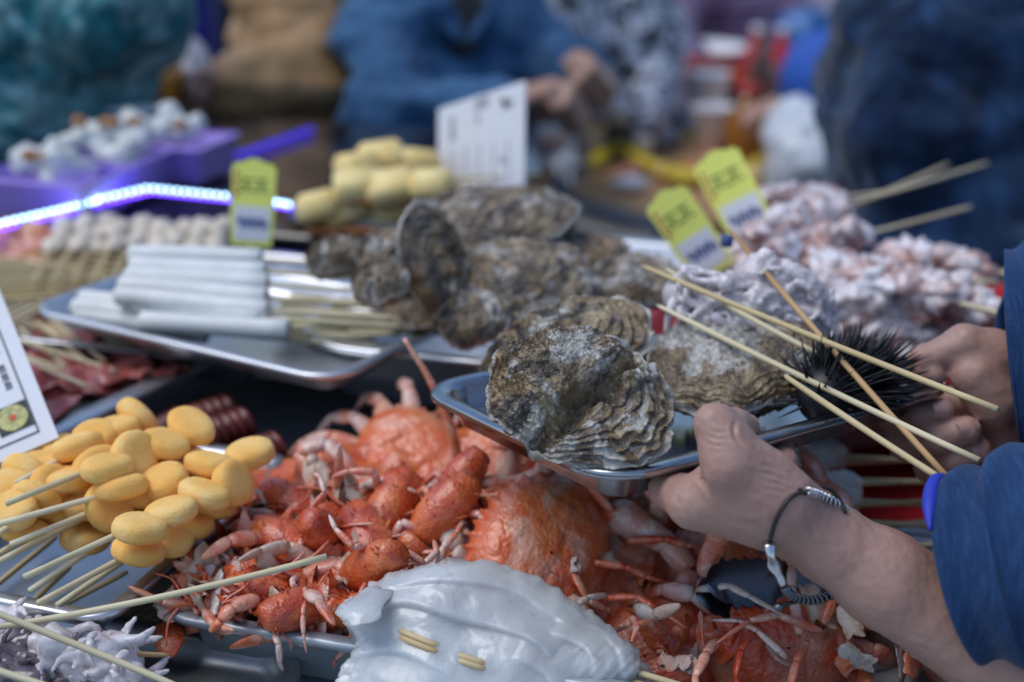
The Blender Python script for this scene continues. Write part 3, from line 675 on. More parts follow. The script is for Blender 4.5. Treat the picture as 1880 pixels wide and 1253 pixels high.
# bracelet on the wrist: cord ring, silver coils, pendant, loose cord ends
wc = D(1495, 975, d0 + .018); ax = unit(D(1560, 1025, d0 + .02) - D(1440, 930, d0 + .012))
br = thing('bracelet', 'black cord bracelet with silver coils and a silver pendant, worn on the wrist', 'bracelet', wc)
from mathutils.bvhtree import BVHTree
_bv = BVHTree.FromPolygons([tuple(q) for q in handA[0].tolist()], [tuple(q) for q in handA[1].tolist()])
def on_arm(px, py, fall, lift=.0012):
    r = AF + AX * (px - 940) / FPX - AU * (py - 626.5) / FPX; h = _bv.ray_cast(Vector(C0.tolist()), Vector(unit(r).tolist()))
    return np.array(h[0]) - unit(r) * lift if h[0] is not None else dp(px, py, fall)
cordpts = [on_arm(1470, 904, d0 + .006), on_arm(1452, 914, d0), on_arm(1436, 934, d0), on_arm(1424, 958, d0), on_arm(1416, 985, d0), on_arm(1413, 1005, d0), D(1416, 1035, d0 - .008), D(1432, 1070, d0 - .004), D(1452, 1092, d0 + .002), D(1490, 1103, d0 + .010), D(1530, 1092, d0 + .022), D(1566, 1050, d0 + .050), D(1585, 990, d0 + .060), D(1562, 944, d0 + .040), on_arm(1530, 920, d0 + .020), on_arm(1500, 908, d0 + .012)]
cp = spline(cordpts, 90); part('cord', tube(np.vstack([cp, cp[:1]]), .0013, 7), m_cord, br)
def coil(pts, turns, r, wire, name, mat):
    q = spline(pts, turns * 10); t = np.gradient(q, axis=0); t /= np.linalg.norm(t, axis=1)[:, None]; u_ = np.cross(t, [0, .3, 1.]); u_ /= np.linalg.norm(u_, axis=1)[:, None]; w_ = np.cross(t, u_)
    ph = np.arange(len(q)) * 2 * PI / 10; return part(name, tube(q + r * (np.cos(ph)[:, None] * u_ + np.sin(ph)[:, None] * w_), wire, 6), mat, br)
coil([on_arm(1480, 903, d0 + .006), on_arm(1502, 909, d0 + .010), on_arm(1532, 924, d0 + .014), D(1564, 944, d0 + .024)], 13, .0023, .0008, 'silver_coil', m_silver)
coil([D(1440, 1078, d0 - .002), D(1455, 1094, d0 + .002), D(1490, 1103, d0 + .010), D(1530, 1092, d0 + .020)], 14, .0022, .0009, 'dark_coil', m_dsteel)
pend = spline([on_arm(1413, 998, d0 - .0175, .003), on_arm(1416, 1022, d0 - .012, .003), D(1421, 1040, d0 - .0095), D(1432, 1060, d0 - .007), D(1440, 1078, d0 - .003)], 14)
part('pendant', tube(pend, [.0034, .0032, .0028, .0024, .0022, .0030, .0036, .0034, .0026, .0021, .0022, .0024, .0023, .0018], 8, True, .45, camdir), m_silver, br)
part('cord_end', tube(spline([on_arm(1468, 900, d0 + .004), D(1490, 893, d0 + .004), D(1525, 899, d0 + .006), D(1545, 925, d0 + .006), on_arm(1552, 942, d0 + .010)], 20), .0013, 7), m_cord, br)
part('cord_end', tube(spline([D(1490, 1103, d0 + .009), D(1460, 1105, d0 + .004), D(1425, 1117, d0 + .001)], 10), .0014, 7), m_cord, br)
part('cord_stopper', tube([D(1436, 1112, d0 + .001), D(1423, 1118, d0 + .001)], .0023, 8), m_dsteel, br)
# ------------------------------------------------------------------ more on the held tray
def stick_vf(a, b, r=.0020, bow=.0, tip=True, seg=8):
    a, b = np.asarray(a, float), np.asarray(b, float); n = 12; t = np.linspace(0, 1, n)[:, None]
    P = a + (b - a) * t; side = np.cross(b - a, [0, 0, 1]); side = side / (np.linalg.norm(side) + 1e-9)
    P = P + side * bow * (4 * t * (1 - t)) + np.array([0, 0, -1]) * bow * .5 * (4 * t * (1 - t))
    R = np.full(n, r)
    if tip: R[0] = r * .25; P[1] = P[0] + (P[1] - P[0]) * .25; R[1] = r * .8
    return tube(P, R, seg)
oc = thing('octopus_skewer', 'grey octopus pieces heaped on skewers at the back of the held tray', 'octopus', on_tray(1390, 600, -.02))
ob = Blob(); lr = np.random.default_rng(5)
def OT(px, py, d): return dp(px, py - 26, d)
dO = 1.032
# mantle folds and lobes
for a, b, ra, rb in [((1290, 585), (1400, 590), .014, .018), ((1400, 585), (1505, 615), .018, .012), ((1385, 535), (1425, 545), .013, .014), ((1330, 560), (1290, 572), .011, .010), ((1350, 610), (1430, 632), .014, .015), ((1470, 612), (1522, 642), .012, .009)]:
    ob.cone(OT(*a, dO + lr.uniform(0, .012)), OT(*b, dO + lr.uniform(0, .012)), ra, rb, .006)
ob.chain(spline([OT(1425, 550, dO - .004), OT(1455, 522, dO - .010), OT(1495, 548, dO - .010), OT(1524, 592, dO - .004)], 9), np.linspace(.0052, .0040, 9), .003)      # hood-like flap
ob.chain(spline([OT(1440, 562, dO - .008), OT(1470, 547, dO - .014), OT(1500, 572, dO - .014), OT(1508, 602, dO - .008)], 9), np.linspace(.0032, .0026, 9), .0015)
for k in range(9):                      # white ruffle standing up at the top
    p = OT(1372 + 9 * k + lr.uniform(-6, 6), 512 - 16 * math.sin(PI * k / 8) + lr.uniform(-6, 6), dO - .002 + lr.uniform(-.004, .004)); ob.cone(p, p + lr.normal(size=3) * .004 - [0, 0, .012], .0042, .0055, .002)
for k in range(70):                    # arms lying over each other
    x0, y0 = lr.uniform(1262, 1505), lr.uniform(528, 630); a_ = lr.choice([.3, .6, 2.6, 2.9, 3.5, 5.9]) + lr.normal() * .35; cu = lr.normal() * .28; pts = []; dd = dO - .017 + lr.uniform(-.004, .008) + .010 * abs(x0 - 1390) / 120
    for q in range(8):
        pts.append(OT(x0, y0, dd + lr.uniform(-.0015, .0015))); x0 += math.cos(a_) * 13; y0 += math.sin(a_) * 10; a_ += cu + lr.normal() * .2
        y0 = min(max(y0, 520), 645); x0 = min(max(x0, 1248), 1528)
    ob.chain(spline(pts, 12), np.linspace(lr.uniform(.0024, .0046), .0011, 12), .0010)
ob.cone(OT(1334, 546, dO - .022), OT(1342, 550, dO - .021), .0070, .0060, .002)
for a, b in [((1390, 545), (1440, 545)), ((1420, 580), (1490, 590)), ((1350, 590), (1370, 565)), ((1450, 565), (1480, 585)), ((1270, 580), (1300, 560)), ((1365, 525), (1345, 570)), ((1440, 610), (1500, 640)), ((1462, 560), (1485, 590))]:
    ob.cone(OT(*a, dO - .020), OT(*b, dO - .020), .0065, .005, .002, cut=True)
part('flesh', ob.mesh(.0014, lambda v: .0005 * fbm(v * 210, 3) + .0006 * perlin(v * 480), 0), m_octo, oc)
for k, (a, b) in enumerate([((1250, 555), (1222, 640)), ((1500, 640), (1535, 672)), ((1275, 575), (1240, 605))]):
    part('tentacle', tube(spline([OT(*a, dO), OT((a[0] + b[0]) / 2 - 6, (a[1] + b[1]) / 2, dO - .004), OT(*b, dO - .004)], 14), np.linspace(.0050, .0018, 14), 8), m_octo, oc)
part('hanging_skin', tube(spline([OT(1290, 528, dO + .005), OT(1250, 535, dO + .002), OT(1232, 560, dO), OT(1236, 585, dO)], 16), np.linspace(.006, .010, 16), 10, True, .35), m_octo, oc)
SK = [((1178, 488, 1.05), (1832, 752, .845), m_bam), ((1338, 420, 1.07), (1738, 876, .835), m_bam_red), ((1205, 560, 1.03), (1798, 846, .835), m_bam_pale), ((1222, 494, 1.06), (1500, 650, .96), m_bam_pale)]
for a, b, mt in SK: part('stick', stick_vf(dp(*a), dp(*b), .0021, .0012), mt, oc)
part('stick', stick_vf(dp(1440, 690, .905), dp(1735, 884, .825), .0021, .0006), m_bam, oc)
# urchin
uc = on_tray(1560, 715, .004); ur = thing('sea_urchin', 'black spiny sea urchin at the right end of the held tray', 'sea urchin', uc)
part('test', Blob().cone(uc + TU * -.022, uc + TU * .022, .021, .019, .01).mesh(.0025, None, 1), m_spine, ur)
mb = MB(); lr = np.random.default_rng(8)
for k in range(950):
    d = unit(lr.normal(size=3))
    if d @ TN < -.25: continue
    L = lr.uniform(.016, .032); p = uc + d * .018 + TU * lr.uniform(-.022, .022); d = unit(d + TU * .75 + TN * .1)
    mb.add(tube([p, p + d * L * .6, p + d * L], [.0013, .0009, .0001], 4, False))
sp = part('spines', mb.get(), m_spine, ur); sp['kind'] = 'stuff'

# ------------------------------------------------------------------ oysters piled on the back tray
tray('steel_tray', 'wide steel tray heaped with unshucked oysters on the back shelf', S(-.24, 1.24, .985), SU, SV, .27, .20, .075, .056, .014, m_steel_pale)
small = dict(nr=44, nth=110)
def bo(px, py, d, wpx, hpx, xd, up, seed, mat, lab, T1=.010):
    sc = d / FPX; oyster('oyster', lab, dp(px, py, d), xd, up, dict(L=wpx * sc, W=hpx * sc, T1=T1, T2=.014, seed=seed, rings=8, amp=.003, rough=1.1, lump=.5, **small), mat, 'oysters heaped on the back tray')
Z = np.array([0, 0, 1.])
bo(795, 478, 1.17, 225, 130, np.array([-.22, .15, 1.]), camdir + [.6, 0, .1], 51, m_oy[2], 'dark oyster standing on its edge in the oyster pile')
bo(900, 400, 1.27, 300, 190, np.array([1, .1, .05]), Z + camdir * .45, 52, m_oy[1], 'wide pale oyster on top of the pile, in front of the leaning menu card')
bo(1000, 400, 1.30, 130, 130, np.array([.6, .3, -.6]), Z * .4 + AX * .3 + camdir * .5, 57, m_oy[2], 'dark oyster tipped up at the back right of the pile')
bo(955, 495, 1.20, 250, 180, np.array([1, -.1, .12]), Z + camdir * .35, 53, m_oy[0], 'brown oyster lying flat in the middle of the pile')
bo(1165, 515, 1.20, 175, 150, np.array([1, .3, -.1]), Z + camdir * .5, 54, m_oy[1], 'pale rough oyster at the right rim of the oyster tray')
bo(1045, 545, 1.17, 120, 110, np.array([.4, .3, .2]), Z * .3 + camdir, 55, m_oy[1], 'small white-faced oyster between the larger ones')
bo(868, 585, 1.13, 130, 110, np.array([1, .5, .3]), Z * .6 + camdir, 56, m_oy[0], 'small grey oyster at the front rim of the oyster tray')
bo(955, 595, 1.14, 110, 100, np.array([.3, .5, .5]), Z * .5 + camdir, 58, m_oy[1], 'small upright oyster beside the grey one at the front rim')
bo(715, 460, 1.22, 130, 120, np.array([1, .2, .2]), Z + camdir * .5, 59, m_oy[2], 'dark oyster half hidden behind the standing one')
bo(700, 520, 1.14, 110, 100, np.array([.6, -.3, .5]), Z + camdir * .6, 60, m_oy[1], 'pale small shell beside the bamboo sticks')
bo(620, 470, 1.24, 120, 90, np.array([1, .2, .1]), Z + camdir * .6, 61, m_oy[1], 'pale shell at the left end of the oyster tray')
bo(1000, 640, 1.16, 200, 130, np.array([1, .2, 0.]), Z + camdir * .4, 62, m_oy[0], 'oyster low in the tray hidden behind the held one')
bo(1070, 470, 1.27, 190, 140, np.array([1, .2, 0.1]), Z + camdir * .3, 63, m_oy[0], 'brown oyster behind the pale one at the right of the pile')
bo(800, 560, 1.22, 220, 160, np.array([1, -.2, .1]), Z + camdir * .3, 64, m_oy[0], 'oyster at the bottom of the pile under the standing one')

# ------------------------------------------------------------------ breaded nuggets on skewers
NT_C = at(195, 1142, .935); NT_R = at(520, 862, .935); nv = unit(NT_R - NT_C); nu = np.array([-nv[1], nv[0], 0]); nl_ = np.linalg.norm(NT_R - NT_C) / 2 + .012
tray('steel_tray', 'steel tray of yellow breaded nugget skewers at the left', NT_C + nv * nl_ + nu * .125, nv, nu, nl_, .125, .022, .022, .013, m_steel_pale)
def nugget_mesh(seed, a, b, c):
    n, m = 44, 72; ph = np.linspace(-PI / 2, PI / 2, n)[:, None]; th = np.arange(m)[None] * 2 * PI / m
    def sp_(x, e): return np.sign(x) * np.abs(x) ** e
    x = a * np.cos(ph) ** .5 * sp_(np.cos(th), .95); y = b * np.cos(ph) ** .5 * sp_(np.sin(th), .95); z = c * sp_(np.sin(ph), .8) + 0 * th
    P = np.stack([x + 0 * ph, y + 0 * ph, z], -1); N = P / (np.linalg.norm(P, axis=-1, keepdims=True) + 1e-9)
    P = P * (1 + .05 * fbm(P * 45 + seed, 2))[..., None] + N * (.00025 * fbm(P * 420 + seed, 3, .8))[..., None]
    return mk_mesh('nugget', P.reshape(-1, 3), grid_faces(n, m, True)[:, ::-1], True, m_crumb)
NG = [nugget_mesh(3, 0.0178, 0.0165, 0.0078), nugget_mesh(9, 0.0191, 0.0156, 0.0086), nugget_mesh(21, 0.0173, 0.0173, 0.0073), nugget_mesh(33, 0.0200, 0.0147, 0.0082)]
lr = np.random.default_rng(12)
for end, n0, n1, cnt, z, lab in [
    ((45, 1060), (252, 966), (430, 884), 4, 0.982, 'nugget skewer at the front, a white spot on its end nugget'),
    ((70, 1108), (258, 1008), (390, 938), 4, 0.958, 'nugget skewer beneath the front one, nearest the tray edge'),
    ((0, 962), (222, 897), (455, 836), 4, 0.988, 'nugget skewer whose last nugget sticks out past the others'),
    ((12, 925), (197, 862), (352, 790), 4, 0.998, 'topmost nugget skewer in the middle of the pile'),
    ((30, 887), (140, 822), (250, 768), 4, 0.996, 'nugget skewer at the back of the pile against the menu card'),
    ((-20, 915), (60, 858), (235, 782), 4, 0.980, 'nugget skewer half covered behind the back one'),
    ((0, 1030), (152, 930), (310, 868), 4, 0.966, 'nugget skewer low in the middle with a dark gap below'),
    ((-10, 985), (28, 932), (130, 885), 4, 0.978, 'short visible nugget skewer at the left picture edge'),
    ((-60, 950), (12, 893), (115, 822), 4, 0.982, 'nugget skewer under the corner of the menu card'),
    ((55, 1085), (150, 990), (330, 900), 4, 0.945, 'nugget skewer at the bottom of the pile'),
    ((105, 1112), (275, 975), (400, 912), 4, 0.942, 'nugget skewer lying along the right wall of the tray'),
    ((-40, 1040), (40, 965), (180, 905), 4, 0.960, 'nugget skewer crossing low at the left'),
    ((20, 1000), (200, 925), (372, 858), 4, 0.975, 'nugget skewer lying between the front one and the far-reaching one'),
    ((-10, 945), (120, 880), (300, 832), 4, 0.984, 'nugget skewer in the middle row left of the topmost one')]:
    E_, A_, B_ = at(*end, z - .006), at(*n0, z), at(*n1, z); r = thing('nugget_skewer', lab, 'skewer', lerp(A_, B_, .5), 'breaded nugget skewers')
    part('stick', stick_vf(B_ + unit(B_ - A_) * .012, E_, .0021, .001), m_bam_pale, r)
    for k in range(cnt):
        p = lerp(A_, B_, k / (cnt - 1)) - np.array(r.location); roll = lr.choice([0, .25, -.3, 1.1], p=[.4, .25, .2, .15])
        q = Euler((roll, lr.uniform(-.25, .25), math.atan2(*(B_ - A_)[1::-1]) + lr.uniform(-.3, .3) + lr.choice([0, PI / 2]))); mpart('nugget', NG[lr.integers(4)], r, p + lr.normal(size=3) * .0012, q)
for a, b in [((200, 1120), (330, 1010)), ((110, 1114), (235, 1050)), ((-20, 1085), (105, 985)), ((60, 1105), (130, 1040))]:
    solo('skewer_stick', stick_vf(at(*b, .922), at(*a, .920), .002, .0005), m_bam, ['bare stick along the right wall of the nugget tray', 'bare stick lying under the front nugget skewers', 'bare stick at the far left of the nugget tray floor', 'short bare stick between the front skewers'][int(a[0] != 200) + int(a[0] in (-20, 60)) + int(a[0] == 60)], 'stick')
solo('skewer_stick', stick_vf(dp(-90, 1165, .84), dp(600, 1022, .86), .0021, .004), m_bam_pale, 'long pale stick lying across the tray corner towards the lobsters', 'stick')
# dark red ridged skewers behind the nuggets
for k, (a, b, lab) in enumerate([((285, 838), (340, 805), 'dark red ridge-cut sausage behind the topmost nuggets'), ((365, 842), (460, 806), 'dark red ridge-cut sausage nearest the dark gap'), ((440, 880), (515, 852), 'short dark red ridge-cut sausage at the nugget tray corner'), ((330, 815), (430, 782), 'dark red ridge-cut sausage at the very back')]):
    A_, B_ = at(*a, .915 + .006 * (k % 2)), at(*b, .915 + .006 * (k % 2)); r = thing('ridged_sausage', lab, 'sausage', lerp(A_, B_, .5), 'dark red sausages'); n = 46; t = np.linspace(0, 1, n)
    part('meat', tube(A_ + (B_ - A_) * t[:, None] + np.array([0, 0, .014]), .010 + .006 * (np.sin(t * 2 * PI * 6) > 0) - .004 * (np.abs(t - .5) > .47), 12), m_darkred, r)
    part('stick', stick_vf(A_ - unit(B_ - A_) * .05 + [0, 0, .014], A_ + [0, 0, .014], .002), m_bam, r)
# sticks poking out under the tray
for k in range(4): solo('skewer_stick', stick_vf(at(380, 1040 + 12 * k, .890), at(215 + 12 * k, 1140 + 8 * k, .888), .002), m_bam, 'stick end poking out beneath the nugget tray', 'stick', 'sticks under the nugget tray')

# ------------------------------------------------------------------ octopus skewers bottom left
ob2 = tray('plastic_plate', 'grey plate rim under the small octopus skewers, bottom left', at(110, 1290, .892), SU, SV, .13, .10, .04, .014, .012, m_steel_dull, 'plate')
def octo_cluster(c, seed, sc=1.0, tent=9):
    B = Blob(); q = np.random.default_rng(seed)
    B.cone(c, c + q.normal(size=3) * .006, .013 * sc, .011 * sc, .004); B.cone(c + q.normal(size=3) * .01, c + q.normal(size=3) * .012, .009 * sc, .008 * sc, .004)
    for k in range(tent):
        p = c + q.normal(size=3) * .007; d = unit(q.normal(size=3) + [0, -.3, -.3]); pts = [p]
        for _ in range(4): d = unit(d + q.normal(size=3) * .6); pts.append(pts[-1] + d * .009 * sc)
        B.chain(spline(pts, 7), np.linspace(.005, .0018, 7) * sc, .002)
    return B
for k, (a, b, pcs, z, lab) in enumerate([((-120, 1190), (310, 1203), [(15, 1160, m_octo), (100, 1190, m_octo), (190, 1205, m_octo)], .923, 'octopus skewer with an orange-tipped stick pointing right'),
                                       ((-120, 1215), (250, 1248), [(55, 1235, m_octo_dark), (150, 1240, m_octo), (215, 1235, m_octo)], .913, 'octopus skewer with dark tentacles in the bottom left corner'),
                                       ((-90, 1240), (330, 1290), [(20, 1275, m_octo_dark), (120, 1275, m_octo_dark), (215, 1285, m_octo)], .904, 'lowest octopus skewer cut by the bottom picture edge')]):
    A_, B_ = at(*a, z), at(*b, z); r = thing('octopus_skewer', lab, 'skewer', lerp(A_, B_, .5), 'small octopus skewers'); part('stick', stick_vf(B_, A_, .0019), m_bam_red, r)
    for j, (x, y, mt) in enumerate(pcs): part('octopus', octo_cluster(at(x, y, z + .002), 40 + 7 * k + j, 1.0).mesh(.0018, lambda v: .0008 * fbm(v * 160, 3), 1), mt, r)
solo('skewer_stick', stick_vf(dp(360, 1275, .83), dp(-60, 1105, .83), .0021, .002), m_bam_pale, 'long stick slanting down across the small octopus skewers', 'stick')
solo('skewer_stick', stick_vf(dp(120, 1272, .80), dp(-60, 1215, .80), .0021, .001), m_bam_pale, 'stick end across the bottom left corner below the octopus', 'stick')

# ------------------------------------------------------------------ crabs and lobsters in the long pan
PAN_Z = .922
PA, PB = at(322, 1118, PAN_Z), at(1722, 1200, PAN_Z - .0); pu = unit(at(620, 1166, PAN_Z) - PA); pv = np.array([-pu[1], pu[0], 0])
tray('steel_pan', 'deep steel pan piled with cooked crabs and lobsters', PA + pu * .262 + pv * .120, pu, pv, .275, .13, .03, .046, .013, m_zinc, 'pan')
def crab_carapace(seed, w, l, h):
    n, m = 44, 168; th = np.arange(m) * 2 * PI / m; r = np.linspace(.02, 1, n)[:, None]
    front = np.sin(th)                                          # +y is the front edge
    R = 1 / np.sqrt((np.cos(th) / w) ** 2 + (np.sin(th) / np.where(front > 0, l * .95, l)) ** 2)
    ang = np.abs(np.arctan2(np.cos(th), np.sin(th))); spike = np.where((ang < 1.65) & (front > -.15), np.abs(((ang * 5.4) % 1) - .5) * 2, 0) ** 1.6
    tip = np.exp(-((ang - 1.55) / .07) ** 2)
    Re = R * (1 + (.10 * spike + .22 * tip) * r ** 20); x = Re * r * np.cos(th); y = Re * r * np.sin(th)
    P = np.stack([x, y, 0 * x], -1); X_, Y_ = x / w, y / l
    z = h * (1 - r ** 3.2) ** .62 + .05 * h * fbm(P * 70 + seed, 3) * (1 - r ** 4)
    def gr(d_, wd): return np.exp(-(d_ / wd) ** 2)
    z = z - .4 * (.0030 * gr(np.abs(X_) - .26 - .10 * Y_ ** 2, .055) * gr(Y_ + .1, .55) + .0024 * gr(Y_ + .12 - .35 * X_ ** 2, .06) * gr(X_, .55) + .0016 * gr(Y_ - .42, .07) * gr(X_, .35) + .002 * gr(np.abs(X_) - .62, .05) * gr(Y_ - .1, .3))
    z = z + .0010 * np.maximum(0, perlin(P * 420 + seed)) * (1 - r ** 6)
    top = np.stack([x, y, z], -1); rb = np.linspace(1, .04, 8)[:, None]
    bot = np.stack([R * rb * .97 * np.cos(th), R * rb * .97 * np.sin(th), -.004 - .010 * (1 - rb ** 2) + 0 * th], -1)
    return np.concatenate([top.reshape(-1, 3), bot.reshape(-1, 3)]), grid_faces(n + 8, m, True)[:, ::-1]
def crab_belly(w, l, h):
    n, m = 12, 48; th = np.arange(m) * 2 * PI / m; r = np.linspace(1, .03, n)[:, None]
    x = w * .78 * r * np.cos(th); y = l * .86 * r * np.sin(th); z = -.006 - h * .55 * (1 - r ** 2.5) ** .6 + .0012 * np.cos(y / l * 16) * (1 - r ** 3)
    return np.stack([x, y, z], -1).reshape(-1, 3), grid_faces(n, m, True)[:, ::-1]
def seg_chain(pts, rads, flat=.7, seg=9):
    mb = MB()
    for i in range(len(pts) - 1):
        a, b = np.asarray(pts[i]), np.asarray(pts[i + 1]); r0, r1 = rads[i], rads[i + 1]; t = np.linspace(0, 1, 7)[:, None]
        mb.add(tube(a + (b - a) * t, r0 * .72 + (r1 - r0) * t[:, 0] * .72 + r0 * .34 * np.sin(PI * np.clip(t[:, 0] * 1.05, 0, 1)) ** .6, seg, True, flat))
    return mb.get()
def claw_vf(s):
    arm = seg_chain([(.030 * s, .020, .0), (.052 * s, .040, .004), (.046 * s, .068, .006)], [.0075, .0085, .0080], .8)
    hand = Blob().chain([np.array([.046 * s, .066, .006]), np.array([.030 * s, .095, .004])], [.0085, .0125], .006).chain([np.array([.030 * s, .095, .004]), np.array([.014 * s, .122, .0]), np.array([.006 * s, .134, -.002])], [.0085, .005, .0015], .006)
    fing = Blob().chain([np.array([.026 * s, .098, .010]), np.array([.004 * s, .112, .008]), np.array([-.004 * s, .128, .002])], [.0065, .0048, .0012], .004)
    v, f = hand.mesh(.0022, lambda v: .0006 * fbm(v * 200, 3)); mb = MB(); mb.add(arm); mb.add(v, f.tolist()); return mb.get(), fing.mesh(.0020)
CR_ME = {}
def crab_parts(kind):
    if kind in CR_ME: return CR_ME[kind]
    w, l, h, seed, mt = {'a': (.058, .044, .024, 1, m_crab), 'b': (.064, .050, .027, 5, m_crab), 'c': (.050, .046, .027, 9, m_crab2)}[kind]
    L = [('carapace', mk_mesh('carapace', *crab_carapace(seed, w, l, h), True, mt)), ('belly', mk_mesh('belly', *crab_belly(w, l, h), True, m_crab_pale))]
    for s in (-1, 1):
        a, b = claw_vf(s); L.append(('claw', mk_mesh('claw', *a, True, m_crab_leg))); L.append(('claw_finger', mk_mesh('claw_finger', *b, True, mt)))
        for k in range(4):
            y = .018 - .014 * k; a_ = .35 - .35 * k; dx, dy = math.cos(a_), math.sin(a_)
            p0 = np.array([s * w * .62, y, -.006]); p1 = p0 + [s * dx * .030, dy * .030, .010]; p2 = p1 + [s * dx * .020, dy * .022 - .006, -.014]; p3 = p2 + [s * dx * .010, dy * .02 - .012, -.028]
            L.append(('leg', mk_mesh('leg', *seg_chain([p0, p1, p2, p3], [.0075, .0066, .0052, .0012], .6), True, m_crab_leg)))
    CR_ME[kind] = L; return L
def crab(px, py, d, kind, front, up, lab, drop=()):
    r = thing('crab', lab, 'crab', dp(px, py, d), 'cooked crabs in the pan'); y = unit(front); z = unit(np.asarray(up, float)); y = unit(y - z * (y @ z)); x = np.cross(y, z)
    r.rotation_euler = frame_rot(tuple(x), tuple(y), tuple(z))
    last = None
    for i, (n, me) in enumerate(crab_parts(kind)):
        if i in drop: continue
        o_ = mpart(n, me, last if n == 'claw_finger' and last else r)
        last = o_ if n == 'claw' else last
    return r
A3 = np.array
crab(940, 868, 1.07, 'a', A3([-.5, .2, .75]), A3([.35, -.75, .6]), 'pink-orange crab at the back of the pan with its pointed shell standing up', (2, 3, 8, 9))
crab(985, 1030, .96, 'b', A3([-.9, .2, .45]), A3([.35, -.72, .62]), 'largest orange crab in the middle of the pan behind the squid', (2, 3, 8, 9))
crab(1085, 930, 1.05, 'c', A3([-.4, .6, .6]), A3([.2, -.7, .6]), 'red crab just left of the hand holding the tray', (3, 8))
crab(1290, 1095, .99, 'b', A3([-.25, .2, .9]), A3([-.75, -.55, .3]), 'crab standing on edge left of the tongs', (2, 3, 8, 9))
crab(1430, 1188, .93, 'c', A3([.1, .3, .9]), A3([.05, -.85, .5]), 'round red crab under the bracelet')
crab(1610, 1185, .97, 'a', A3([.5, .6, .3]), A3([-.4, .35, -.75]), 'upturned crab showing its pale belly at the right end of the pan')
crab(1150, 1100, .99, 'a', A3([-.8, .4, .2]), A3([.3, -.6, .7]), 'orange crab tucked behind the right end of the squid')
crab(1160, 985, 1.06, 'a', A3([.8, .4, .3]), A3([.2, -.5, -.7]), 'upside-down crab below the wrist')
crab(1200, 1215, .95, 'c', A3([-.3, .5, .4]), A3([-.3, -.7, .6]), 'dark red crab beside the bundled stick ends')
crab(640, 905, 1.10, 'a', A3([-.6, .4, .5]), A3([.4, -.3, -.8]), 'crab on its back among the lobsters, a leg arched up', (2, 3, 8, 9))
crab(760, 860, 1.10, 'a', A3([.5, .2, .2]), A3([-.1, -.6, .8]), 'crab half buried beside the lobster with raised feeler', (2, 3, 8, 9))
# lobsters
LB = {}
def lobster_parts():
    if LB: return LB['p']
    L = []; n, m = 20, 24; t = np.linspace(0, 1, n); P = np.column_stack([t * .062 - .062, 0 * t, .002 * np.sin(t * 3)])
    v, f = tube(P, .019 * (np.sin(PI * (.16 + .70 * (1 - t))) ** .6), m, True, .9); lr2 = np.random.default_rng(2); v = v + v * (.04 * fbm(v * 150, 3))[:, None]
    mb = MB(); mb.add(v, f)
    for k in range(26):
        a_ = lr2.uniform(-1.9, 1.9); q = lr2.uniform(0.05, .95); rr = .019 * (math.sin(PI * (.16 + .70 * (1 - q))) ** .6); p = A3([q * .062 - .062, rr * math.sin(a_), rr * math.cos(a_) * .9]); d = unit(A3([-.5, math.sin(a_), math.cos(a_)]))
        mb.add(tube([p - d * .001, p + d * .005], [.0013, .0002], 5, False))
    L.append(('carapace', mk_mesh('carapace', *mb.get(), True, m_lob)))
    for k in range(6):
        r0 = .0165 - .0016 * k; x0 = .002 + .0125 * k - .0001 * k * k; q = np.linspace(0, 1, 6); Pq = np.column_stack([x0 + q * .0135, 0 * q, -.0018 * k - .0012 * k * k + 0 * q])
        L.append(('tail_segment', mk_mesh('tail_segment', *tube(Pq, r0 * (1 + .10 * np.sin(q * PI) - .05 * q), 18, True, .8), True, m_lob)))
    mb = MB()
    for a_ in (-.7, -.35, 0, .35, .7):
        c = A3([.078, 0, -.045]); d = A3([math.cos(a_), math.sin(a_), -.3]); mb.add(tube([c, c + d * .012, c + d * .026, c + d * .032], [.003, .008, .009, .004], 10, True, .18))
    L.append(('tail_fan', mk_mesh('tail_fan', *mb.get(), True, m_lob)))
    for s in (-1, 1):
        L.append(('antenna', mk_mesh('antenna', *tube(spline([(-.060, s * .006, .006), (-.085, s * .016, .022), (-.14, s * .03, .034), (-.20, s * .035, .03)], 18), np.linspace(.0030, .0008, 18), 7), True, m_crab2)))
        for k in range(4):
            x = -.052 + .013 * k; L.append(('leg', mk_mesh('leg', *seg_chain([(x, s * .012, -.008), (x - .006, s * .028, .0), (x - .004 + .006 * k, s * .040, -.014), (x + .004 + .006 * k, s * .042, -.028)], [.0036, .0034, .0028, .0010], .8, 7), True, m_crab_leg)))
    LB['p'] = L; return L
def lobster(px, py, d, head, up, lab, sc=1.0, drop=()):
    r = thing('lobster', lab, 'lobster', dp(px, py, d), 'cooked lobsters in the pan'); x = -unit(head); z = unit(np.asarray(up, float)); z = unit(z - x * (x @ z)); y = np.cross(z, x)
    r.rotation_euler = frame_rot(tuple(x), tuple(y), tuple(z)); r.scale = (sc, sc, sc)
    for i, (n, me) in enumerate(lobster_parts()):
        if i not in drop and n != 'antenna': mpart(n, me, r)
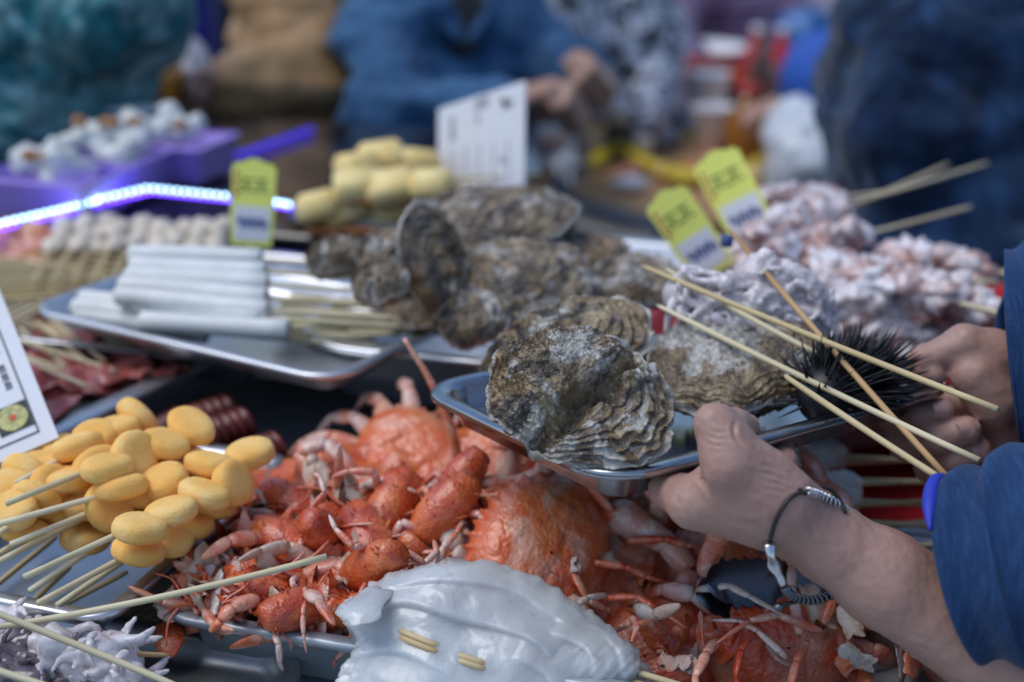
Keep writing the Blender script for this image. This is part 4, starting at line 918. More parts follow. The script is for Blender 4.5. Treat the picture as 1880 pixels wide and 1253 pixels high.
LBS = [(815, 925, 1.00, A3([.45, .25, .55]), A3([-.5, -.7, .4]), 'lobster reaching up beside the thick pale leg', .72), (770, 985, .965, A3([.6, .35, .55]), A3([-.4, -.6, .6]), 'lobster with its thick tail towards the squid', .85),
       (530, 1085, .925, A3([-.9, -.1, .1]), A3([.1, -.4, .9]), 'lobster in front at the left end of the pan', .68), (590, 1108, .912, A3([-.6, -.5, .1]), A3([.3, -.5, .8]), 'lobster at the front rim of the pan', .7),
       (525, 1045, .95, A3([-.6, -.4, .1]), A3([-.2, -.5, .8]), 'lobster by the nugget tray edge', .68), (575, 1030, .955, A3([-.6, .3, .2]), A3([.1, -.7, .7]), 'lobster in the middle of the left heap', .8), (645, 1060, .935, A3([.4, -.3, .4]), A3([.6, -.6, .5]), 'lobster leaning against the squid, left of it', .85),
       (575, 955, 1.00, A3([-.5, .3, .2]), A3([-.2, -.5, .8]), 'lobster at the back of the left heap by the nugget tray corner', .75), (650, 960, 1.01, A3([.5, .4, .3]), A3([-.4, -.8, .3]), 'lobster at the back of the heap below the arched leg', .85), (500, 1105, .925, A3([-.9, .1, .1]), A3([0, -.5, .8]), 'leftmost lobster, head at the pan corner', .5),
       (680, 995, .975, A3([.3, .5, .4]), A3([.7, -.6, .3]), 'lobster wedged between the crabs and the left heap', .9), (625, 1125, .907, A3([.5, -.2, .1]), A3([0, -.6, .8]), 'lobster against the front rim beside the squid', .7), (705, 1060, .94, A3([-.3, .6, .3]), A3([-.2, -.8, .6]), 'lobster partly hidden behind the squid top', .95),
       (530, 1000, .975, A3([.5, .4, .2]), A3([.1, -.7, .7]), 'lobster pointing away from the nugget tray', .7), (610, 1000, .975, A3([-.2, -.5, .6]), A3([.5, -.7, .3]), 'lobster with its head tipped up in the left heap', .75), (470, 1085, .93, A3([.6, .3, .0]), A3([0, -.5, .9]), 'small lobster behind the pan corner', .6)]
for _k, a in enumerate(LBS): lobster(*a, drop=tuple(q for q in (9, 10, 11, 12, 14, 15, 16, 17) if (q * 7 + _k * 3) % 4))
# loose legs, shells and shreds lying over the heap
lr = np.random.default_rng(77); LG = [mk_mesh('loose_crab_leg', *seg_chain([(0, 0, 0), (.026, .004, .010), (.046, 0, .004), (.064, .002, -.010)], [.0075, .0066, .0050, .0016], .6), True, m) for m in (m_crab_leg, m_crab, m_crab_pale)]
FR = []
for q, mt in enumerate((m_crab, m_crab_pale, m_lob, m_meat, m_crab2, m_crab_leg, m_lob, m_crab)):
    u_, v_ = np.meshgrid(np.linspace(-1, 1, 12), np.linspace(-1, 1, 9), indexing='ij'); pn = np.stack([u_, v_, 0 * u_], -1)
    rr = .015 * (1 + .45 * fbm(pn * 1.8 + q * 9, 3)); asp = (.55, .4, .22, .6, .3, .18, .14, .45)[q]; x, y = u_ * rr * 1.1, v_ * rr * asp * (1 - .7 * np.clip(u_, 0, 1) ** 2)
    z = (.006 + .012 * asp) * (1 - 1.1 * v_ ** 2) + .003 * fbm(pn * 2.5 + q, 3) + .003 * u_ ** 2; P = np.stack([x, y, z], -1); Pb = P - [0, 0, .0014]
    mb = MB(); mb.add(P.reshape(-1, 3), grid_faces(12, 9).tolist()); mb.add(Pb.reshape(-1, 3), grid_faces(12, 9)[:, ::-1].tolist()); FR.append(mk_mesh('shell_piece', *mb.get(), True, mt))
THIN = [mk_mesh('shell_feeler', *tube(spline([(0, 0, 0), (.014, .002, .004), (.03, -.002, .005), (.045, .001, 0)], 10), np.linspace(.0017, .0006, 10), 6), True, m) for m in (m_crab2, m_lob, m_crab_leg)]
def surfd(px, py):      # how far the heap lies at a pixel
    return float(np.interp(py, [800, 900, 1000, 1100, 1200], [1.075, 1.04, .985, .935, .90]))
for k in range(40):
    px, py = lr.uniform(370, 700), lr.uniform(920, 1120)
    if px + (py - 880) * 1.18 < 590: continue
    o = bpy.data.objects.new('loose_crab_leg', LG[k % 3]); link(o); o.location = Vector(dp(px, py, surfd(px, py) - .014).tolist()); o.rotation_euler = (lr.uniform(-PI, PI), lr.uniform(-.5, .5), lr.uniform(-PI, PI)); tag(o, 'loose cooked crab leg in the left heap of the pan', 'crab leg', 'loose legs in the left heap')
for k in range(26):
    px, py = lr.uniform(720, 1700), lr.uniform(860, 1240)
    if px > 1180 and py < 1040: continue
    o = bpy.data.objects.new('loose_crab_leg', LG[k % 3]); link(o); o.location = Vector(dp(px, py, surfd(px, py) + .0).tolist()); o.rotation_euler = (lr.uniform(-PI, PI), lr.uniform(-.5, .5), lr.uniform(-PI, PI)); tag(o, 'loose cooked crab leg among the crabs of the pan', 'crab leg', 'loose legs among the crabs')
def scatter(n, xr, yr, meshes, name, sc, dz, label, cat, grp, ok, tilt=1.2):
    for k in range(n):
        px, py = lr.uniform(*xr), lr.uniform(*yr)
        if not ok(px, py): continue
        s_ = lr.uniform(*sc); o = bpy.data.objects.new(name, meshes[lr.integers(len(meshes))]); link(o); o.location = Vector(dp(px, py, surfd(px, py) + dz + lr.uniform(-.006, .008)).tolist())
        o.rotation_euler = (lr.uniform(-tilt, tilt) + .5, lr.uniform(-tilt, tilt), lr.uniform(-PI, PI)); o.scale = (s_, s_, s_); tag(o, label, cat, grp)
SLIM = [mk_mesh('loose_crab_leg', *seg_chain([(0, 0, 0), (.028, .003, .010), (.046, 0, .008), (.070, .002, -.004)], [.0036, .0034, .0026, .0007], .7, 7), True, m) for m in (m_crab_leg, m_crab_pale, m_crab_leg, m_crab2)]
inleft = lambda px, py: px + (py - 880) * 1.18 > 560 and py < 1128 + (px - 400) * .12
scatter(210, (330, 720), (905, 1140), FR, 'shell_piece', (.55, 1.25), -.014, 'broken piece of orange shell in the left heap of the pan', 'shell piece', 'broken shells in the left heap', inleft)
scatter(110, (330, 720), (905, 1140), THIN, 'shell_feeler', (.6, 1.1), -.018, 'thin red feeler among the broken shells of the left heap', 'feeler', 'thin feelers in the left heap', inleft, .7)
scatter(80, (720, 1690), (850, 1240), FR, 'shell_piece', (.6, 1.2), .012, 'broken piece of shell under and between the crabs', 'shell piece', 'broken shells among the crabs', lambda px, py: not (px > 1180 and py < 1040))
scatter(42, (720, 1600), (850, 1240), SLIM, 'loose_crab_leg', (.7, 1.2), -.022, 'slim cooked crab leg lying across the crabs', 'crab leg', 'slim legs across the crabs', lambda px, py: not (px > 1180 and py < 1060), .5)
scatter(30, (740, 1690), (870, 1240), [FR[1], FR[3], FR[5]], 'shell_piece', (.5, .95), -.012, 'pale broken piece of shell lying on the crabs', 'shell piece', 'pale broken shells on the crabs', lambda px, py: not (px > 1180 and py < 1060))
# filling of the heap below what one can see singly
hp = Blob()
for px, py, rr in [(420, 1060, .05), (540, 1040, .06), (640, 1000, .06), (760, 980, .07), (900, 980, .07), (1050, 1000, .07), (1200, 1040, .06), (1340, 1110, .05), (1480, 1150, .045), (1600, 1180, .04)]:
    p = dp(px, py, surfd(px, py) + rr + .065); p[2] = max(p[2], DECK + .02); hp.cone(p, p, rr * .9, rr * .9, .03)
hv = hp.mesh(.006, lambda v: .010 * fbm(v * 45, 4), 0); hv[0][:, 2] = np.maximum(hv[0][:, 2], DECK + .012)
solo('shell_heap', hv, m_lob, 'jumble of orange shell scraps filling the pan below the crabs', 'shell scraps', kind='stuff')
# the leg that dangles over the rim, the arched leg
solo('loose_crab_leg', seg_chain([dp(470, 1100, .90), dp(425, 1115, .885), dp(405, 1140, .88), dp(385, 1160, .88)], [.006, .005, .004, .0018], .8), m_crab, 'orange leg dangling over the front rim of the pan', 'crab leg')
solo('loose_crab_leg', seg_chain([dp(560, 1080, .90), dp(556, 1130, .885), dp(557, 1165, .88), dp(563, 1200, .88)], [.002, .0018, .0014, .0005], .8), m_crab_leg, 'thin pale-tipped feeler dangling below the pan rim', 'crab leg')
solo('loose_crab_leg', seg_chain([dp(635, 920, 1.05), dp(548, 830, 1.06), dp(600, 812, 1.06), dp(650, 868, 1.05), dp(690, 900, 1.05)], [.0095, .0085, .007, .006, .003], .7), m_crab_leg, 'big arched crab leg rising at the back of the left heap', 'crab leg')
solo('loose_crab_leg', seg_chain([dp(620, 905, 1.03), dp(580, 850, 1.035), dp(565, 838, 1.035)], [.006, .0065, .004], .7), m_crab_pale, 'white broken leg segment inside the arched leg', 'crab leg')
solo('loose_crab_leg', seg_chain([dp(620, 915, 1.02), dp(680, 905, 1.02), dp(735, 890, 1.02)], [.006, .0065, .004], .7), m_crab_pale, 'pale leg lying level below the arched leg', 'crab leg')
solo('loose_crab_leg', seg_chain([dp(830, 900, .99), dp(815, 950, .97), dp(838, 1010, .955), dp(870, 1035, .95)], [.008, .0085, .0085, .003], .7), m_crab_pale, 'thick pale crab leg hanging beside the largest crab', 'crab leg')
solo('lobster_feeler', tube(spline([dp(742, 622, 1.02), dp(790, 700, 1.025), dp(825, 780, 1.03), dp(842, 850, 1.04)], 24), np.linspace(.0016, .0046, 24), 9), m_crab, 'long orange lobster feeler standing up beside the held tray corner', 'feeler')

# ------------------------------------------------------------------ the large squid in front
q0 = .845
def Q(px, py, d): return dp(px, py, d)
def squid_sheet(Lp, Rp, nt, ns, seed, dfun, thk, creases_=()):
    Lc = spline([(x_, y_, 0) for x_, y_ in Lp], nt)[:, :2]; Rc = spline([(x_, y_, 0) for x_, y_ in Rp], nt)[:, :2]
    t = np.linspace(0, 1, nt)[:, None]; s = np.linspace(0, 1, ns)[None]; px = Lc[:, :1] * (1 - s) + Rc[:, :1] * s; py = Lc[:, 1:] * (1 - s) + Rc[:, 1:] * s
    N2 = np.stack([px / 60, py / 60, 0 * px + seed], -1); ed = np.minimum(np.minimum(s, 1 - s) * 9, t * 12 + 0 * s); e1 = np.clip(ed, 0, 1)
    px = px + (1 - e1) * 9 * fbm(N2 * 2.2, 3); py = py + (1 - e1) * 9 * fbm(N2 * 2.2 + 9, 3)
    d = dfun(px, py, s, t) + .0030 * fbm(N2 * .8, 2) + .0003 * fbm(N2 * 4, 2)
    for pts, r, wd in creases_:             # one layer ends over the next
        P2 = spline([(x_, y_, 0) for x_, y_ in pts], 30)[:, :2]; dd = np.full(px.shape, 1e9); sg = np.zeros(px.shape); tt_ = np.zeros(px.shape)
        for k in range(29):
            e = P2[k + 1] - P2[k]; wx, wy = px - P2[k][0], py - P2[k][1]; u_ = np.clip((wx * e[0] + wy * e[1]) / (e @ e), 0, 1); q = np.hypot(wx - u_ * e[0], wy - u_ * e[1]); m_ = q < dd
            dd[m_] = q[m_]; sg[m_] = np.sign(wx * e[1] - wy * e[0])[m_]; tt_[m_] = ((k + u_) / 29)[m_]
        sd_ = dd * sg; w = np.sin(PI * np.clip(tt_, 0, 1)) ** .5; d = d - r * w * (1 / (1 + np.exp(-np.clip(sd_ / 2.2, -30, 30)))) * np.exp(-np.clip(sd_, 0, None) / wd) + .25 * r * w * np.exp(-(sd_ / 5) ** 2)
    wr_ = np.clip((px - 1040) / 90, 0, 1); d = d + wr_ * .0022 * perlin(np.stack([(px + py) / 14, (px - py) / 60, 0 * px + seed], -1))
    th = thk * (.18 + .82 * np.sqrt(e1)); d = d + thk * (1 - np.sqrt(e1)) * .5
    ray_ = AF + AX * ((px - 940) / FPX)[..., None] - AU * ((py - 626.5) / FPX)[..., None]; A = C0 + d[..., None] * ray_; Bk = C0 + (d + th)[..., None] * ray_
    V = np.concatenate([A, Bk[:, ::-1]], 1).reshape(-1, 3); F_ = grid_faces(nt, 2 * ns, True); return V, F_
sqr = thing('squid', 'large whole white squid on skewers lying in front of the crabs', 'squid', at(850, 1240, DECK))
Lb = [(775, 1040), (715, 1056), (668, 1082), (628, 1116), (628, 1146), (655, 1166), (640, 1205), (612, 1252), (585, 1310)]
Rb = [(822, 1027), (905, 1034), (985, 1060), (1062, 1106), (1120, 1148), (1166, 1184), (1182, 1214), (1165, 1255), (1150, 1310)]
CRZ = [(((672, 1140), (740, 1112), (840, 1140), (960, 1172), (1010, 1210)), .0070, 70), (((700, 1085), (800, 1070), (930, 1085), (1040, 1150)), .0045, 50), (((640, 1215), (720, 1200), (830, 1245)), .004, 45), (((1010, 1165), (1075, 1200), (1090, 1270)), .006, 60), (((940, 1210), (1000, 1245), (1010, 1300)), .004, 40), (((1105, 1165), (1135, 1200), (1140, 1250)), .004, 30)]
sheet1 = squid_sheet(Lb, Rb, 110, 170, 3.3, lambda px, py, s, t: q0 + .050 * (1 - t) ** 1.2 - .014 * np.sin(PI * s) + .004, .009, CRZ)
part('mantle', sheet1, m_squid, sqr)
under = squid_sheet([(700, 1090), (640, 1135), (645, 1180), (640, 1230), (600, 1310)], [(1080, 1130), (1150, 1180), (1195, 1225), (1210, 1260), (1230, 1310)], 60, 110, 7.7, lambda px, py, s, t: q0 + .032 * (1 - t) + .016 - .010 * np.sin(PI * s), .010)
part('lower_layer', under, m_squid, sqr)
part('fin_lobe', squid_sheet([(690, 1075), (640, 1100), (620, 1125), (640, 1150)], [(735, 1078), (720, 1100), (705, 1118), (690, 1142)], 40, 40, 5.1, lambda px, py, s, t: q0 + .036 * (1 - t) - .004 - .006 * np.sin(PI * s) * np.sin(PI * t), .008), m_squid, sqr)
body = Blob()
for a, b, ra, rb in [((760, 1190), (1000, 1200), .030, .030), ((740, 1290), (1060, 1300), .036, .034), ((800, 1120), (940, 1130), .022, .022)]: body.cone(Q(*a, q0 + .068), Q(*b, q0 + .068), ra, rb, .02)
part('body', body.mesh(.004, lambda v: .002 * fbm(v * 30, 2)), m_squid, sqr)
_sb = BVHTree.FromPolygons([tuple(q) for q in sheet1[0].tolist()], [tuple(q) for q in sheet1[1].tolist()])
def on_squid(p, lift):
    r = unit(AF + AX * (p[0] - 940) / FPX - AU * (p[1] - 626.5) / FPX); h = _sb.ray_cast(Vector(C0.tolist()), Vector(r.tolist())); return (np.array(h[0]) if h[0] is not None else Q(p[0], p[1], q0)) - r * lift
for a, b in [((738, 1160), (800, 1185)), ((738, 1172), (800, 1197)), ((845, 1204), (888, 1218)), ((845, 1214), (888, 1228))]: part('stick', tube(spline([on_squid(lerp(a, b, -.2), -.005), on_squid(lerp(a, b, .1), -.0002), on_squid(lerp(a, b, .5), .0008), on_squid(lerp(a, b, .9), -.0002), on_squid(lerp(a, b, 1.2), -.005)], 16), .0019, 8), m_bam, sqr)
for k, (a, b) in enumerate([((1060, 1218), (1230, 1275)), ((1080, 1236), (1250, 1290)), ((1040, 1238), (1200, 1300)), ((1100, 1214), (1260, 1262))]): part('stick', stick_vf(Q(*a, q0 + .022), Q(*b, q0 + .004), .0021, 0, False), m_bam, sqr)
# tongs
tg = thing('tongs', 'steel tongs with a scalloped tip lying on the crabs behind the wrist', 'tongs', dp(1400, 1070, .915))
tp0, tp1 = dp(1298, 1070, .905), dp(1700, 1052, .96); tu = unit(tp1 - tp0); tn = unit(A3([0, -.55, .8]) - tu * (A3([0, -.55, .8]) @ tu)); tv = np.cross(tn, tu); n = 60
def tong(lift, ln):
    V = []; t = np.linspace(0, 1, n)
    for k in range(n):
        w = .017 * min(1, (t[k] * ln / .018) ** .5 + .05) * (1 + .13 * math.cos(t[k] * ln / .0085 * 2 * PI) * (t[k] * ln < .075)) * (1 - .45 * max(0, t[k] - .45)); hgt = -.002
        for j in (-1, -.5, 0, .5, 1): V.append(tp0 + tu * t[k] * ln + tv * j * w + tn * (lift + hgt * j * j))
    V = np.array(V); V2 = V - tn * .0012; mb = MB(); mb.add(V, grid_faces(n, 5).tolist()); mb.add(V2, grid_faces(n, 5)[:, ::-1].tolist()); return mb.get()
part('jaw', tong(0, .20), m_dsteel, tg); part('jaw', tong(-.016, .20), m_dsteel, tg)
# ------------------------------------------------------------------ white rolls on a tray, left middle
RA, RB_ = at(72, 566, .995), at(600, 690, .995); ru = unit(RB_ - RA); rv = A3([-ru[1], ru[0], 0]); rl = np.linalg.norm(RB_ - RA) / 2
tray('steel_tray', 'steel tray of white fish-paste rolls jutting over the front pans', (RA + RB_) / 2 + rv * .098, ru, rv, rl + .012, .105, .035, .020, .012, m_steel_pale)
lr = np.random.default_rng(31)
def roll_skewer(a, b, e, z, lab, r=.0088):
    A_, B_, E_ = at(*a, z), at(*b, z), at(*e, z - .004); R_ = thing('fish_roll_skewer', lab, 'skewer', lerp(A_, B_, .5), 'white fish roll skewers'); n = 16; t = np.linspace(0, 1, n)
    rad = r * np.where(np.abs(t - .5) > .49, .86, 1) * (1 + .03 * np.sin(t * 7 + lr.uniform(0, 6))); P = A_ + (B_ - A_) * t[:, None]; P[:, 2] += .0008 * np.sin(t * PI + lr.uniform(0, 6)); P[1] = lerp(P[0], P[1], .15); P[-2] = lerp(P[-1], P[-2], .15)
    part('roll', tube(P, rad, 16), m_white_roll, R_); part('stick', stick_vf(B_ - (B_ - A_) * .2, E_, .0021, .001, False), m_bam_pale, R_)
ROLLS = [((238, 468), (480, 474), (705, 488), 1.034, 'topmost white fish roll at the back of the stack'), ((240, 488), (488, 498), (740, 512), 1.030, 'white fish roll second from the top of the stack'), ((232, 508), (492, 520), (720, 536), 1.025, 'white fish roll third from the top of the stack'), ((222, 526), (490, 546), (700, 560), 1.019, 'white fish roll fourth from the top of the stack'), ((215, 544), (492, 570), (730, 584), 1.012, 'white fish roll across the middle of the tray'),
          ((150, 548), (330, 572), (640, 604), .998, 'white fish roll with its blunt end at the left of the tray'), ((136, 566), (400, 596), (660, 622), .994, 'white fish roll lying flat along the front wall'), ((142, 582), (380, 612), (690, 636), .988, 'lowest white fish roll against the front wall'), ((258, 592), (530, 604), (822, 592), 1.000, 'single bright white roll in front of the others'), ((250, 558), (480, 584), (770, 600), 1.006, 'white fish roll squeezed below the middle one')]
for a in ROLLS: roll_skewer(*a)
for k in range(12):
    a = (500 + lr.uniform(-20, 40), 540 + 7 * k); b = (690 + lr.uniform(-10, 130), 560 + 5.5 * k); solo('skewer_stick', stick_vf(at(*a, .985), at(*b, .985), .0021, .001, False), m_bam_pale, 'pale stick in the bundle beside the white fish rolls', 'stick', 'stick bundle by the white rolls')

# ------------------------------------------------------------------ pan of cured squid, and skewers behind
l0, l1 = at(95, 800, .955), at(440, 640, .955); lu = unit(l1 - l0); lv = A3([-lu[1], lu[0], 0])
tray('steel_pan', 'long steel pan with wide rim full of reddish cured squid', (l0 + l1) / 2 + lv * .17 + lu * .05, lu, lv, .24, .17, .02, .045, .022, m_steel_pale, 'pan')
def cured(c, seed, s=.05):
    u_, v_ = np.meshgrid(np.linspace(-1, 1, 18), np.linspace(-1, 1, 14), indexing='ij'); p = np.stack([u_, v_, 0 * u_], -1); w = 1 + .25 * fbm(p * 1.5 + seed, 3); x, y = u_ * s * w, v_ * s * .55 * w * (1 - .3 * u_)
    z = .012 * fbm(p * 1.6 + seed * 2, 3); P = np.stack([x, y, z], -1).reshape(-1, 3); mb = MB(); mb.add(P, grid_faces(18, 14).tolist()); mb.add(P - [0, 0, .003], grid_faces(18, 14)[:, ::-1].tolist()); v, f = mb.get()
    an = seed * 1.7; Rm = A3([[math.cos(an), math.sin(an), 0], [-math.sin(an), math.cos(an), 0], [0, 0, 1]]); return v @ Rm + c, f
CU = [(120, 640), (200, 640), (280, 660), (170, 690), (215, 680), (300, 650), (85, 690), (120, 720), (140, 600), (90, 620), (230, 610), (300, 630)]
WHERE = ['by the menu card edge', 'below the white rolls', 'under the roll tray corner', 'in the middle of the pan', 'near the pan rim', 'at the right end of the pan', 'low by the menu card', 'nearest the wide rim', 'at the back left of the pan', 'behind the menu card edge', 'in the shade of the roll tray', 'under the front of the roll tray']
for k, (x, y) in enumerate(CU):
    c = at(x, y, .945 + .004 * (k % 4)); r = thing('cured_squid', 'reddish cured squid piece ' + WHERE[k], 'squid', c, 'cured squid in the violet-lit pan'); part('flesh', cured(c, k + 1), m_drysquid, r)
    part('stick', stick_vf(c + [.02, .0, .004], c + A3([-.10, .07 + .02 * (k % 3), .012]), .0021, .001, False), m_bam_pale, r)
fl = []
for k in range(14):
    a = (60 + 24 * k, 590 + lr.uniform(-25, 25)); solo('skewer_stick', stick_vf(at(a[0] + 60, a[1] + 60, .958), at(a[0] - 40, a[1] - 20, .962), .0021, .001, False), m_bam_pale, 'pale stick lying over the cured squid pan', 'stick', 'sticks over the cured squid')
# meat skewers behind (salmon, cream)
tray('steel_tray', 'steel tray of meat skewers under the light strip at the left', S(-.83, 1.20, .962), SU, SV, .30, .16, .03, .03, .012)
def chunk_mesh(name, seed, s, mat, amp=.28, fr=1.6, n=12, m=18):
    ph = np.linspace(-PI / 2, PI / 2, n)[:, None]; th = np.arange(m)[None] * 2 * PI / m; P = np.stack([s[0] * np.cos(ph) * np.cos(th), s[1] * np.cos(ph) * np.sin(th), s[2] * np.sin(ph) + 0 * th], -1)
    P = P * (1 + amp * fbm(P / max(s) * fr + seed, 3))[..., None]; return mk_mesh(name, P.reshape(-1, 3), grid_faces(n, m, True)[:, ::-1], True, mat)
SAL = [chunk_mesh('meat', k, (.020, .014, .011), m_salmon) for k in range(3)]; CRE = [chunk_mesh('meat', k + 5, (.018, .013, .010), m_cream) for k in range(3)]
def meat_skewer(a, b, e, z, meshes, n, lab, cat='skewer', grp=None, name='meat_skewer', stickm=m_bam):
    A_, B_, E_ = at(*a, z), at(*b, z), at(*e, z); r = thing(name, lab, cat, lerp(A_, B_, .5), grp); part('stick', stick_vf(A_ - unit(B_ - A_) * .01, E_, .0021, .001), stickm, r); an = math.atan2(*(B_ - A_)[1::-1])
    for k in range(n): mpart('meat', meshes[k % len(meshes)], r, lerp(A_, B_, k / max(1, n - 1)) - np.array(r.location) + lr.normal(size=3) * .003, (lr.uniform(-.6, .6), lr.uniform(-.3, .3), an + lr.uniform(-.3, .3)))
pos = ['first', 'second', 'third', 'fourth', 'fifth', 'sixth', 'seventh', 'eighth', 'ninth', 'tenth', 'eleventh', 'twelfth', 'thirteenth', 'fourteenth']
for k in range(6): meat_skewer((-70, 425 + 10 * k), (75, 432 + 11 * k), (250, 470 + 14 * k), .985 - .004 * k, SAL, 5, f'orange-red meat skewer at the left picture edge, {pos[k]} from the back', 'skewer', 'orange meat skewers')
for k in range(9): meat_skewer((120 + 36 * k, 418 - 3 * (k % 3)), (105 + 36 * k, 452), (60 + 36 * k, 520), .985 + .003 * (k % 2), CRE, 3, f'pale cream skewer below the light strip, {pos[k]} from the left', 'skewer', 'cream skewers under the light strip')
for k in range(9): solo('skewer_stick', stick_vf(at(250, 470 + 8 * k, .972), at(-60, 480 + 9 * k, .975), .0024, .001, False), m_bam, 'long stick in the sheaf left of the white fish rolls', 'stick', 'sheaf of sticks at the left')
for k in range(5): solo('skewer_stick', stick_vf(at(80 + 12 * k, 520 + 5 * k, .97), at(-30, 575 + 12 * k, .965), .0024, .001, False), m_bam_pale, 'stick end in the sheaf above the menu card', 'stick', 'sticks above the menu card')

# ------------------------------------------------------------------ light strips
m_led = emit('led_diode', (.40, .70, 1.0), 6.0); m_violet = emit('added_violet_emitter', (.14, .04, 1.0), 4.0); m_violet_reflection = emit('violet_reflection_glow', (.05, .02, .9), .55)
m_strip = simple('strip_silicone', (.25, .25, .5), 20, .4)
def led_strip(pts, n, lab):
    P = [at(*p, 1.004) for p in pts]; r = thing('led_strip', lab, 'light strip', P[0]); q = spline(P, 60) if len(P) > 2 else np.linspace(P[0], P[1], 10)
    seg = np.cumsum([0] + [np.linalg.norm(np.asarray(P[i + 1]) - P[i]) for i in range(len(P) - 1)]); poly = np.array([[np.interp(s_, seg, [p[k] for p in P]) for k in range(3)] for s_ in np.linspace(0, seg[-1], n)])
    part('strip_base', tube(np.array([[np.interp(s_, seg, [p[k] for p in P]) for k in range(3)] for s_ in np.linspace(0, seg[-1], 40)]) + [0, .004, -.002], .0035, 6, True, .4), m_strip, r)
    me = mk_mesh('led', *bevbox((.0017, .0017, .0017), .0004), False, m_led)
    for p in poly: mpart('led', me, r, p - np.array(r.location) + [0, -.002, .001])
    part('added_violet_glow', tube(np.array([[np.interp(s_, seg, [p[k] for p in P]) for k in range(3)] for s_ in np.linspace(0, seg[-1], 30)]) + [0, .012, -.006], .0028, 8), m_violet, r)  # added glowing tube behind the diodes, throws violet light on the cartons
led_strip([(-60, 425), (178, 370)], 18, 'left string of bright blue-white light diodes in front of the boxes')
led_strip([(184, 366), (272, 346), (428, 362)], 18, 'bent string of blue-white diodes along the glass counter edge')
led_strip([(498, 370), (530, 376)], 4, 'short end of the diode string right of the yellow price tag')
solo('violet_reflection_bar', tube([at(384, 304, .982), at(572, 238, .982)], .004, 10), m_violet_reflection, 'dim violet reflection slanting across the black glass counter, built as a glowing bar', 'reflection bar')  # reflection of the strip in the glass, built as a glowing bar
# boxes with scallops
m_box = simple('carton_violet_glow', (.44, .32, .78), 12, .6, vary=.05); m_noodle = simple('glass_noodles', [(.3, (.55, .58, .52)), (.7, (.80, .82, .80))], 90, .4, bump=.8, bscale=300, bdist=.002, coat=.4); m_garlic = simple('fried_garlic', (.42, .20, .07), 90, .6)  # violet glow of the strip is put into the carton colour
for k, (x, y, w, lab) in enumerate([(30, 425, .075, 'white carton with scallops at the left picture edge, violet light put into its colour'), (130, 385, .070, 'middle white carton with a heap of white noodles, violet light put into its colour'), (255, 350, .075, 'right white carton of scallops at the corner of the light strip, violet light put into its colour')]):
    c = at(x, y, .977) + SV * .078; r = thing('food_carton', lab, 'carton', c, 'cartons behind the light strip')
    v, f = tray_mesh(w, .055, .006, .048, .003, .001, .12, 4); part('carton', xf((v, f), XS, c + [0, 0, .050]), m_box, r)
    B = Blob(); q = np.random.default_rng(k)
    for j in range(9): p = c + SU * q.uniform(-.05, .05) + SV * q.uniform(-.03, .03) + [0, 0, .045 + q.uniform(0, .018) + (.022 if k == 1 and j < 3 else 0)]; B.cone(p, p + q.normal(size=3) * .01, q.uniform(.012, .02), .012, .006)
    solo('scallop_noodles', B.mesh(.004, lambda v: .004 * fbm(v * 70, 4, .7), 0), m_noodle, ['white scallops heaped in the left carton', 'tall heap of white noodles in the middle carton', 'white scallops topped with brown bits in the right carton'][k], 'scallops')
    for j in range(3): p = c + SU * q.uniform(-.04, .04) + SV * -.02 + [0, 0, .072 + (.02 if k == 1 else 0)]; solo('fried_topping', Blob().cone(p, p + [.006, 0, 0], .007, .006, .003).mesh(.003, lambda v: .002 * fbm(v * 120, 2)), m_garlic, 'brown fried topping on the scallops in the cartons', 'topping', 'brown toppings on the scallops')

# ------------------------------------------------------------------ yellow fish tofu on a dark plate
tc = at(690, 400, .99); tray('dark_plate', 'dark tray of yellow tofu squares on the glass counter corner', tc + SV * .06, SU, SV, .105, .085, .03, .012, .010, m_dsteel, 'tray')
def tofu_me(s, seed):
    v, f = bevbox(s, min(s) * .45); v = v * (1 + .05 * fbm(v * 40 + seed, 2))[:, None]; me = mk_mesh('tofu', v, f, True, m_tofu); return me
TF = [tofu_me((.024, .022, .017), 1), tofu_me((.026, .021, .016), 4)]
for k, (x0, x1, y, z, n, e, lab) in enumerate([(652, 786, 338, 1.03, 3, (992, 318), 'upper tofu skewer of three squares, its stick crossing the menu card'), (592, 770, 392, .998, 4, (950, 372), 'lower tofu skewer resting on the dark tray'), (650, 760, 303, 1.035, 3, (900, 340), 'tofu skewer at the back of the dark tray')]):
    meat_skewer((x0, y), (x1, y + (4 if k == 0 else -10)), e, z, TF, n, lab, 'skewer', 'yellow tofu skewers', 'tofu_skewer', m_bam_pale)
    A_, B_ = at(x0, y, z), at(x1, y, z)
    rr = bpy.data.objects[[o.name for o in COL.objects if o.name.startswith('tofu_skewer')][-1]]
    part('browned_skin', xf(bevbox((np.linalg.norm(B_ - A_) / 2 + .018, .019, .004), .003), A3([unit(B_ - A_), np.cross([0, 0, 1], unit(B_ - A_)), [0, 0, 1]]), lerp(A_, B_, .5) - [0, 0, .0165]), m_tofu_edge, rr)

